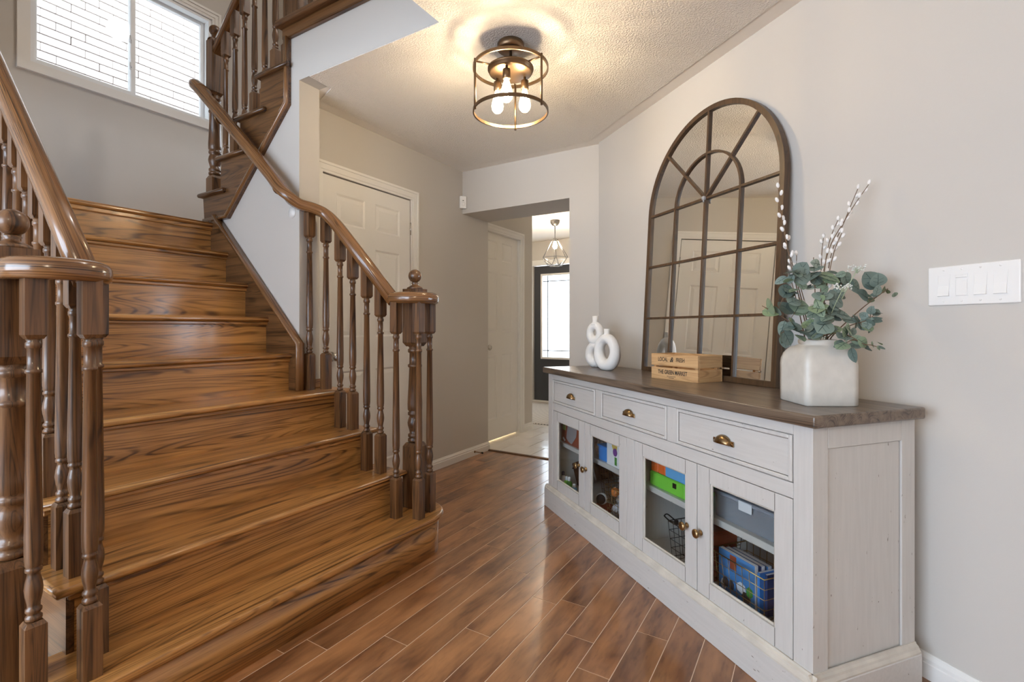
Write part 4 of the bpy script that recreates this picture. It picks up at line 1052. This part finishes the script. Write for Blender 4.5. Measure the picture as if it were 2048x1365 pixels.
def muntin(pts, w=0.011, y0=0.001, y1=0.0118):
    q = MB(Q); q.tube([(p[0], (y0 + y1) / 2, p[1]) for p in pts], 1, sect=[(-w / 2, -(y1 - y0) / 2), (w / 2, -(y1 - y0) / 2), (w / 2, (y1 - y0) / 2), (-w / 2, (y1 - y0) / 2)], up=(0, 1, 0)); return q.build('muntin', m_mirrorframe, MR)
xl, xr = cx - MWD * 0.245, cx + MWD * 0.245
for z in (MHS / 3 + 0.004, MHS * 2 / 3 + 0.002, MHS): muntin([(0.02, z), (MWD - 0.02, z)])
muntin([(cx, 0.02), (cx, MHS + rad - 0.02)])
for x in (xl, xr): muntin([(x, 0.02), (x, MHS)])
r2 = MWD * 0.245
muntin([(cx - r2 * math.cos(math.pi * i / 24), MHS + r2 * math.sin(math.pi * i / 24)) for i in range(25)])
for s in (-1, 1): muntin([(cx, MHS), (cx + s * (rad - 0.015) * math.cos(R(45)), MHS + (rad - 0.015) * math.sin(R(45)))])
q = MB(Q); q.sphere((cx, -0.004, MHS), 0.012, 10, 8); q.tube([(cx, -0.006, MHS), (cx + 0.004, -0.008, MHS - 0.022)], 0.004, 6); q.build('clear_bead', plain('clear bead', (0.8, 0.8, 0.8), 0.1, trans=0.6), MR)

# --- matte white loop vases
def loop_vase(name, label, d, n, loops, neck, rot):
    o = thing(name, label, 'vase', W(d, n, TZ), RW + R(rot)); Mv = mw(o)
    for cz, ro, rt, sy in loops:                        # ring centre height, ring radius, tube radius, depth factor
        q = MB(Mv); n1, n2 = 36, 16; g = []
        for i in range(n1):
            a = 2 * math.pi * i / n1; row = []
            for j in range(n2):
                b = 2 * math.pi * j / n2
                k = rt * (1.0 + 0.22 * max(0, -math.sin(a)))   # heavier at the foot
                x = (ro + k * math.cos(b)) * math.cos(a); z = (ro * 1.18 + k * math.cos(b)) * math.sin(a); y = k * sy * math.sin(b)
                row.append(q._v((x, y, max(0.0, cz + z))))
            g.append(row)
        for i in range(n1):
            for j in range(n2): q.face([g[i][j], g[(i + 1) % n1][j], g[(i + 1) % n1][(j + 1) % n2], g[i][(j + 1) % n2]], True)
        q.build('loop', m_matte, o)
    z0, z1, r0 = neck
    q = MB(Mv); q.lathe([(r0 * 1.7, z0 - 0.012), (r0 * 1.15, z0), (r0, z0 + 0.012), (r0 * 1.05, z1), (r0 * 0.8, z1), (r0 * 0.75, z0 + 0.01)], seg=20); q.build('neck', m_matte, o)
    return o
loop_vase('loop_vase', 'single-ring matte white loop vase, the shorter of the pair', 2.49, 1.485, [(0.106, 0.065, 0.029, 1.1)], (0.205, 0.240, 0.017), 14)
loop_vase('loop_vase', 'double-ring matte white loop vase, the taller of the pair', 2.712, 1.535, [(0.083, 0.046, 0.026, 1.1), (0.212, 0.040, 0.024, 1.1)], (0.275, 0.320, 0.018), 20)

# --- cream ceramic vase with rounded square body
VC = W(1.165, 1.475, TZ)
VS = thing('ceramic_vase', 'cream glazed square vase with rounded shoulders holding eucalyptus', 'vase', VC, RW - R(21))
q = MB(mw(VS)); rings = []
def sq(r, z, e):
    n = 48; out = []
    for i in range(n):
        a = 2 * math.pi * i / n; c, s_ = math.cos(a), math.sin(a)
        k = (abs(c) ** e + abs(s_) ** e) ** (-1 / e)
        out.append(q._v((r * k * c, r * k * s_, z)))
    return out
for r, z, e in ((0.078, 0.0, 26), (0.081, 0.003, 26), (0.081, 0.05, 26), (0.081, 0.125, 26), (0.0795, 0.142, 24), (0.0755, 0.157, 20), (0.069, 0.170, 14), (0.061, 0.180, 8), (0.055, 0.185, 4), (0.052, 0.188, 2.4), (0.052, 0.191, 2), (0.055, 0.195, 2), (0.055, 0.203, 2), (0.052, 0.206, 2), (0.048, 0.203, 2), (0.047, 0.16, 2)):
    rings.append(sq(r, z, e))
for a, b in zip(rings, rings[1:]):
    for i in range(48): q.face([a[i], a[(i + 1) % 48], b[(i + 1) % 48], b[i]], True)
q.face(rings[0][::-1]); q.face(rings[-1])
q.build('body', m_ceramic, VS)

# --- eucalyptus sprigs: stem plus single leaves
m_stem = plain('brown stem', (0.16, 0.10, 0.06), 0.7)
def leaf_mat():
    m, nt, b = new_mat('eucalyptus leaf'); L = nt.links
    oi = N(nt, 'ShaderNodeObjectInfo'); r = N(nt, 'ShaderNodeValToRGB'); L.new(oi.outputs['Random'], r.inputs['Fac'])
    e = r.color_ramp.elements; e[0].color = (0.095, 0.135, 0.115, 1); e[1].color = (0.34, 0.41, 0.37, 1); k = e.new(0.5); k.color = (0.19, 0.25, 0.215, 1); k = e.new(0.93); k.color = (0.20, 0.27, 0.14, 1)
    L.new(r.outputs['Color'], b.inputs['Base Color']); b.inputs['Roughness'].default_value = 0.6
    return m
m_leaf = leaf_mat(); m_vein = plain('leaf vein', (0.06, 0.09, 0.075), 0.7)
def leaf_mesh(wd, ln):
    q = MB(); n = 9; mid = []; lf = []; rg = []
    for i in range(n + 1):
        t = i / n; w = wd * math.sin(math.pi * t ** 0.85) ** 0.65 / 2; bend = -0.012 * t * t
        mid.append(q._v((0, t * ln, bend))); lf.append(q._v((-w, t * ln, bend + 0.10 * w))); rg.append(q._v((w, t * ln, bend + 0.10 * w)))
    for i in range(n):
        for A, B in ((lf, mid), (mid, rg)): q.face([A[i], B[i], B[i + 1], A[i + 1]], True)
    bmesh.ops.remove_doubles(q.bm, verts=q.bm.verts, dist=1e-5)
    q.mi = 1; q.tube([(0, t * ln, 0.0008 - 0.012 * t * t) for t in (0.0, 0.3, 0.6, 0.9)], 0.0008, 4)
    for t, s in ((0.25, 1), (0.35, -1), (0.5, 1), (0.6, -1)):
        q.tube([(0, t * ln, 0.0012 - 0.012 * t * t), (s * wd * 0.28, (t + 0.16) * ln, 0.004 - 0.012 * (t + 0.16) ** 2)], 0.0005, 4)
    o = q.build('leaf', [m_leaf, m_vein]); me = o.data; bpy.data.objects.remove(o); return me
LEAVES = [leaf_mesh(0.056, 0.056), leaf_mesh(0.050, 0.058), leaf_mesh(0.062, 0.060), leaf_mesh(0.036, 0.060)]
mouth = VC + Vector((0, 0, 0.20))
def put_leaf(par, p, target, size, kind, roll=0.0):
    """a leaf rooted at p growing towards target, blade roughly facing the room"""
    y = (target - p).normalized(); f = (-FWD * 0.8 + Vector((0, 0, 0.5)) + RGT * random.uniform(-0.5, 0.5)).normalized()
    z = (f - y * f.dot(y)).normalized(); x = y.cross(z)
    Mx = Matrix((x, y, z)).transposed().to_4x4(); Mx = Matrix.Translation(p) @ Mx @ Matrix.Rotation(roll, 4, 'Y') @ Matrix.Scale(size, 4)
    o = bpy.data.objects.new('leaf', LEAVES[kind]); col.objects.link(o); o.parent = par
    o.matrix_local = mw(par).inverted() @ Mx
vd = (VC - Vector((0, 0, 0))).dot(FWD)
def seat(tip):
    """a free place in the vase mouth, on the side the stem leans to: foot inside the neck and the point where it clears the rim"""
    v = (tip - mouth); v.z = 0; v = v.normalized() if v.length > 1e-4 else RGT
    best = max(SEATS, key=lambda q: (q[0] * v.x + q[1] * v.y)); SEATS.remove(best)
    off = Vector((best[0], best[1], 0)); return mouth + off * 0.75 + Vector((0, 0, -0.03)), mouth + off + Vector((0, 0, 0.014))
SEATS = [(0.040 * math.sqrt((i + 0.5) / 22) * math.cos(i * 2.39996), 0.040 * math.sqrt((i + 0.5) / 22) * math.sin(i * 2.39996)) for i in range(22)]
sprigs = [  # tip (photo direction), distance offset, leaves (photo direction of the leaf centre, size, kind)
    ((1524, 612), -0.02, [(1542, 612, 1.0, 0), (1572, 582, 0.95, 1), (1566, 655, 0.85, 3), (1598, 612, 1.05, 2)]),
    ((1560, 668), -0.05, [(1575, 675, 0.95, 1), (1590, 652, 0.9, 1), (1606, 665, 0.85, 3), (1620, 648, 0.8, 0)]),
    ((1578, 545), 0.00, [(1580, 543, 0.85, 1), (1603, 552, 1.0, 2), (1582, 580, 0.95, 0), (1563, 560, 0.7, 3)]),
    ((1627, 515), 0.02, [(1628, 535, 1.05, 0), (1656, 552, 1.05, 2), (1640, 570, 0.75, 3), (1622, 575, 0.7, 3)]),
    ((1690, 545), 0.03, [(1688, 560, 0.9, 1), (1668, 545, 0.75, 3), (1710, 572, 0.9, 0), (1680, 590, 0.8, 1)]),
    ((1775, 578), 0.02, [(1745, 562, 1.1, 2), (1728, 590, 0.85, 1), (1776, 582, 0.5, 3), (1742, 600, 0.55, 3)]),
    ((1642, 600), -0.06, [(1645, 590, 1.05, 0), (1672, 598, 1.05, 2), (1636, 615, 1.0, 0), (1685, 628, 1.05, 0)]),
    ((1655, 640), -0.07, [(1648, 650, 1.05, 2), (1630, 664, 0.9, 1), (1665, 620, 0.9, 3), (1668, 660, 0.8, 3)]),
    ((1740, 640), -0.02, [(1718, 645, 0.95, 1), (1735, 645, 0.8, 0), (1752, 640, 0.6, 0), (1742, 622, 0.5, 1), (1700, 640, 0.8, 3), (1752, 625, 0.5, 1)]),
    ((1730, 690), -0.115, [(1716, 680, 0.7, 1), (1732, 690, 0.55, 3), (1688, 672, 0.9, 1), (1684, 690, 0.8, 0), (1706, 665, 0.5, 0), (1762, 695, 0.4, 3)]),
]
SPL = ['reaching furthest toward the printed crate', 'drooping over the vase rim on the side of the mirror', 'growing below the tall willow twigs before the mirror', 'standing highest between the two willow groups', 'growing under the upper white seed spray', 'stretching along the bare wall with one broad end leaf', 'in the middle with broad leaves facing the room', 'low at the front of the vase mouth', 'of many small leaves pointing at the light switch', 'drooping past the vase shoulder on the light switch side']
FOOT = [seat(at(t_[0], t_[1], vd + o_)) for t_, o_, _l in sprigs]
for i, (tip, off, lv) in enumerate(sprigs):
    sp = thing('eucalyptus_sprig', 'eucalyptus sprig ' + SPL[i], 'sprig', FOOT[i][0], 0, 'eucalyptus sprigs in the cream vase')
    base, rim = FOOT[i]; e = at(tip[0], tip[1], vd + off)
    mid = rim.lerp(e, 0.5) + Vector((0, 0, 0.022 if e.z < rim.z + 0.03 else 0.008))
    path = smooth_path([base, rim, mid, e], 6)
    q = MB(); q.tube(path, 0.0022, 5, scale=[1.2 - 0.7 * k / len(path) for k in range(len(path))]); q.build('stem', m_stem, sp)
    for j, (lx, ly, sz, kd) in enumerate(lv):
        c = at(lx, ly, vd + off + random.uniform(-0.025, 0.025))
        near = min(path, key=lambda p: (p - c).length); away = (c - near)
        if away.length < 0.012: away = (e - base).normalized() * 0.02 + RGT * random.choice((-0.02, 0.02))
        away.normalize(); root = c - away * 0.028 * sz
        q = MB(); q.tube([near, (near + root) / 2 + Vector((0, 0, 0.002)), root], 0.0011, 4); q.build('leaf_stalk', m_stem, sp)
        put_leaf(sp, root, c + away * 0.03, sz, kd, random.uniform(-0.5, 0.5))
        for k in range(2):
            r2_ = root + Vector((random.uniform(-0.02, 0.02), random.uniform(-0.02, 0.02), random.uniform(-0.02, 0.015))) 
            put_leaf(sp, r2_, r2_ + away + Vector((random.uniform(-0.8, 0.8), random.uniform(-0.8, 0.8), random.uniform(-0.8, 0.5))), sz * random.uniform(0.65, 1.0), random.choice((0, 1, 3)), random.uniform(-0.8, 0.8))
# --- white berry sprays
m_berry = plain('white seed heads', (0.72, 0.74, 0.70), 0.8)
for (tx, ty), lab in (((1714, 540), 'spray of tiny white seed heads above the eucalyptus leaves'), ((1686, 577), 'spray of tiny white seed heads low among the eucalyptus leaves')):
    sp = thing('seed_spray', lab, 'spray', mouth, 0)
    e = at(tx, ty, vd - 0.02 if ty < 560 else vd - 0.10); base, rim = seat(e); sp.location = base; _mw[sp.name] = Matrix.Translation(base)
    q = MB(); q.tube(smooth_path([base, rim, rim.lerp(e, 0.5) + Vector((0, 0, 0.012)), e], 6), 0.0015, 5)
    for i in range(9): q.tube([e - Vector((0, 0, 0.012)), e + Vector((random.uniform(-0.02, 0.02), random.uniform(-0.02, 0.02), random.uniform(0, 0.012)))], 0.0006, 4)
    q.build('stalk', plain('pale green stalk', (0.35, 0.42, 0.28), 0.7), sp)
    q = MB()
    for i in range(42): q.sphere(e + Vector((random.uniform(-0.024, 0.024), random.uniform(-0.02, 0.02), random.uniform(-0.003, 0.014))), 0.0022, 6, 4)
    q.build('seed_heads', m_berry, sp, kind='stuff')
# --- pussy willow branches
m_catkin = plain('grey white catkin', (0.82, 0.80, 0.78), 0.95)
willow = [(((1600, 600), (1580, 520), (1564, 440), (1556, 375)), 0.005, 13), (((1605, 600), (1588, 540), (1574, 490), (1567, 440)), 0.03, 8), (((1610, 600), (1597, 560), (1593, 510)), 0.055, 4),
          (((1640, 600), (1652, 520), (1690, 440), (1738, 368)), 0.03, 15), (((1645, 600), (1660, 520), (1690, 440), (1716, 377)), 0.055, 11), (((1640, 600), (1655, 500), (1676, 440)), 0.085, 9), (((1640, 600), (1643, 520), (1647, 475)), 0.11, 6), (((1648, 600), (1664, 520), (1684, 465)), 0.0, 9)]
for i, (pp, off, nc) in enumerate(willow):
    left = i < 3
    sp = thing('pussy_willow_branch', 'pussy willow twig with white catkins, ' + ('tallest of those before the mirror frame', 'middle one of those before the mirror frame', 'shortest of those before the mirror frame', 'longest, leaning furthest over the bare wall', 'long, just behind the longest one over the bare wall', 'mid-length, arching over the leaves toward the switch', 'short and upright between the two groups', 'short, leaning low beside the mid-length one')[i], 'branch', mouth, 0, 'willow twigs before the mirror frame' if left else 'willow twigs leaning from the mirror')
    off += 0.05
    base, rim = seat(at(pp[-1][0], pp[-1][1], vd + off)); sp.location = base; _mw[sp.name] = Matrix.Translation(base)
    P = [base, rim] + [at(x, y, vd + off) for x, y in pp[1:]]
    path = smooth_path(P, 6)
    q = MB(); q.tube(path, 0.0017, 6, scale=[1.3 - 0.7 * k / len(path) for k in range(len(path))]); q.build('twig', m_stem, sp)
    n0 = 8
    for j in range(nc):
        t = n0 + (len(path) - 1 - n0) * (j + 0.6) / nc
        a, b = path[int(t)], path[min(int(t) + 1, len(path) - 1)]
        p = a.lerp(b, t - int(t)); dr = (path[-1] - path[n0]).normalized()
        sd = RGT * (0.006 * (1 if j % 2 else -1)) - FWD * random.uniform(-0.003, 0.005)
        if j == nc - 1: p = path[-1]; sd = Vector((0, 0, 0.003))
        q = MB(); zx = (dr + sd * 50).normalized(); rotm = zx.to_track_quat('Z', 'Y').to_matrix().to_4x4()
        q.M = Matrix.Translation(p + sd) @ rotm; q.sphere((0, 0, 0.004), 0.0075, 10, 7, 0.72, 0.72, 1.25)
        q.build('catkin', m_catkin, sp)

# ================================================================== WALL AND CEILING FITTINGS
SW = thing('light_switch', 'white four-gang wall plate with three rocker switches and a dimmer on the slanted wall', 'switch', W(0.907, NW, 1.24), RW)
K = mw(SW)
q = MB(K); q.box(-0.112, 0.112, -0.006, 0.0, -0.060, 0.060, 0.003, 2); q.build('plate', m_plastic, SW)
for i in range(4):
    x = -0.069 + 0.046 * i
    q = MB(K)
    for a in ((x - 0.0168, x - 0.0150, -0.034, 0.034), (x + 0.0150, x + 0.0168, -0.034, 0.034), (x - 0.0168, x + 0.0168, -0.0345, -0.0325), (x - 0.0168, x + 0.0168, 0.0325, 0.0345)): q.box(a[0], a[1], -0.0066, -0.005, a[2], a[3])
    sur = q.build('surround', m_plastic2, SW)
    q = MB(K)
    if i == 1:
        q.box(x - 0.0145, x + 0.0145, -0.0085, -0.005, -0.032, 0.016, 0.001); q.build('dimmer_paddle', m_plastic, SW)
        q = MB(K); q.box(x - 0.0145, x + 0.0145, -0.0095, -0.005, 0.022, 0.031, 0.001); q.build('dimmer_slide', m_plastic, SW)
    else:
        q.prism([(-0.0052, -0.032), (-0.0125, -0.031), (-0.0075, 0.0), (-0.0058, 0.032), (-0.0052, 0.032)], 'x', x - 0.0145, x + 0.0145); q.build('rocker', m_plastic, SW)
    for z in (-0.048, 0.048):
        q = MB(K @ Matrix.Translation((x, -0.006, z)) @ Matrix.Rotation(R(90), 4, 'X')); q.lathe([(0.0028, -0.001), (0.0028, 0.0008), (0.001, 0.0012)], seg=10); q.build('screw', m_plastic2, SW)

# motion sensor in the corner
MS = thing('motion_sensor', 'white motion sensor high in the corner beside the hall opening', 'sensor', (XC + 0.022, YF - 0.022, 2.115), R(-45 + 90))
K = mw(MS)
q = MB(K); q.prism([(-0.030, -0.004), (-0.024, -0.016), (0.024, -0.016), (0.030, -0.004), (0.022, 0.016), (-0.022, 0.016)], 'z', 0.004, 0.105, 0.003); q.build('body', m_plastic, MS)
q = MB(K); q.sphere((0, -0.016, 0.040), 0.017, 14, 8, 1, 0.45, 1.0); q.build('lens', m_plastic2, MS)
q = MB(K); q.box(-0.005, 0.005, -0.018, -0.014, 0.065, 0.070); q.build('led_slot', m_dark, MS)
# spring door stop
DS = thing('door_stop', 'thin bronze door stop screwed to the white baseboard near the hall opening', 'door stop', (XC + 0.014, 3.50, 0.030))
q = MB(Matrix.Translation((XC + 0.014, 3.50, 0.035)) @ Matrix.Rotation(R(90), 4, 'Y')); q.lathe([(0.011, 0), (0.009, 0.006), (0.0035, 0.01), (0.0035, 0.065), (0.007, 0.068), (0.007, 0.08), (0.004, 0.082)], seg=10); q.build('rod', m_bracket, DS)
q = MB(Matrix.Translation((XC + 0.014, 3.50, 0.035)) @ Matrix.Rotation(R(90), 4, 'Y')); q.lathe([(0.0085, 0.078), (0.0085, 0.088), (0.006, 0.09)], seg=10); q.build('tip', m_black, DS)

# ---------------------------------------------------------------- caged ceiling light
LC = Vector((-1.19, 1.945, CZ - 0.004))
CL = thing('ceiling_light', 'bronze caged ceiling light with three glowing bulbs and two rings', 'ceiling light', LC)
def Lz(z): return z - LC.z
q = MB(Matrix.Translation(LC)); q.lathe([(0.058, 0.0), (0.062, -0.006), (0.062, -0.030), (0.054, -0.036), (0.001, -0.038)], seg=28, cap=False); q.build('canopy', m_bronze, CL)
q = MB(Matrix.Translation(LC)); q.lathe([(0.007, -0.037), (0.007, -0.115)], seg=12); q.build('stem', m_bronze, CL)
q = MB(Matrix.Translation(LC)); q.lathe([(0.001, -0.112), (0.094, -0.112), (0.106, -0.118), (0.106, -0.126), (0.100, -0.128), (0.100, -0.138), (0.092, -0.142), (0.001, -0.142)], seg=36, cap=False); q.build('pan', m_bronze, CL)
RR = 0.172; ZU, ZL_ = LC.z - 0.118, LC.z - 0.318
for z in (ZU, ZL_):
    q = MB(); q.tube([LC + Vector((RR * math.cos(2 * math.pi * i / 64), RR * math.sin(2 * math.pi * i / 64), z - LC.z)) for i in range(64)], 1, closed=True, sect=[(-0.003, -0.007), (0.003, -0.007), (0.003, 0.007), (-0.003, 0.007)])
    q.build('ring', m_bronze, CL)
for a in (7.7, 127.7, -112.3):
    dv = FWD * math.cos(R(a)) + RGT * math.sin(R(a)); p = LC + dv * (RR + 0.001)
    q = MB(); q.tube([(p.x, p.y, ZU + 0.012), (p.x, p.y, ZL_ - 0.016)], 0.0052, 8); q.build('post', m_bronze, CL)
    q = MB(); pa, pb = LC + dv * 0.098, LC + dv * RR; q.tube([(pa.x, pa.y, ZU), (pb.x, pb.y, ZU)], 0.004, 8); q.build('strut', m_bronze, CL)
def bulb_glass(name):
    m, nt, b = new_mat(name); nt.nodes.remove(b); out = nt.nodes['Material Output']
    t = N(nt, 'ShaderNodeBsdfTransparent'); t.inputs['Color'].default_value = (1, 0.96, 0.88, 1)
    e = N(nt, 'ShaderNodeEmission'); e.inputs['Color'].default_value = (1.0, 0.86, 0.62, 1); e.inputs['Strength'].default_value = 9.0
    mx = N(nt, 'ShaderNodeMixShader'); mx.inputs[0].default_value = 0.22
    nt.links.new(t.outputs[0], mx.inputs[1]); nt.links.new(e.outputs[0], mx.inputs[2]); nt.links.new(mx.outputs[0], out.inputs['Surface'])
    return m
m_bulb = bulb_glass('glowing bulb glass')
m_fil = plain('filament', (1, 0.9, 0.7), 0.3, emis=(1.0, 0.81, 0.56), estr=640)
m_bulb2 = plain('glowing hall bulb', (1, 0.9, 0.7), 0.3, emis=(1.0, 0.82, 0.60), estr=900)
for dx, dn_ in ((-0.062, 0.043), (0.066, 0.030), (-0.018, -0.072)):
    p = LC + RGT * dx + FWD * dn_
    q = MB(Matrix.Translation(p)); q.lathe([(0.006, -0.142), (0.006, -0.155), (0.018, -0.160), (0.018, -0.200), (0.015, -0.203)], seg=16); s = q.build('socket', m_bronze, CL)
    q = MB(Matrix.Translation(p)); q.lathe([(0.012, -0.203), (0.013, -0.212), (0.018, -0.228), (0.026, -0.255), (0.029, -0.272), (0.026, -0.290), (0.016, -0.303), (0.003, -0.307)], seg=20); bu = q.build('bulb', m_bulb, CL)
    q = MB(Matrix.Translation(p)); q.lathe([(0.004, -0.222), (0.009, -0.230), (0.010, -0.255), (0.009, -0.280), (0.003, -0.286)], seg=12); q.build('filament', m_fil, bu)

# ---------------------------------------------------------------- geometric wire pendant in the foyer
PC = Vector((-2.68, 5.42, CZ))
PD = thing('pendant_light', 'chrome geometric wire pendant light before the charcoal front door', 'pendant light', PC)
q = MB(Matrix.Translation(PC)); q.lathe([(0.062, 0), (0.062, -0.008), (0.056, -0.035), (0.035, -0.062), (0.010, -0.072)], seg=24); q.build('canopy', m_chrome, PD)
q = MB(Matrix.Translation(PC)); q.lathe([(0.005, -0.07), (0.005, -0.215), (0.020, -0.222), (0.022, -0.255), (0.018, -0.262)], seg=14); q.build('stem', m_chrome, PD)
m_wire = plain('grey wire', (0.25, 0.25, 0.26), 0.3, metal=0.8)
n = 6
ring = lambda r, z, o: [PC + Vector((r * math.cos(2 * math.pi * (i + o) / n), r * math.sin(2 * math.pi * (i + o) / n), z)) for i in range(n)]
A, B, C2 = ring(0.032, -0.235, 0), ring(0.170, -0.46, 0), ring(0.085, -0.555, 0.5)
for i in range(n):
    for p, r_ in ((A[i], B[i]), (B[i], B[(i + 1) % n]), (B[i], C2[i]), (B[(i + 1) % n], C2[i]), (C2[i], C2[(i + 1) % n])):
        q = MB(); q.tube([p, r_], 0.0036, 6); q.build('wire', m_wire, PD)
q = MB(Matrix.Translation(PC)); q.lathe([(0.012, -0.26), (0.020, -0.285), (0.027, -0.315), (0.020, -0.34), (0.004, -0.35)], seg=16); q.build('bulb', m_bulb2, PD)
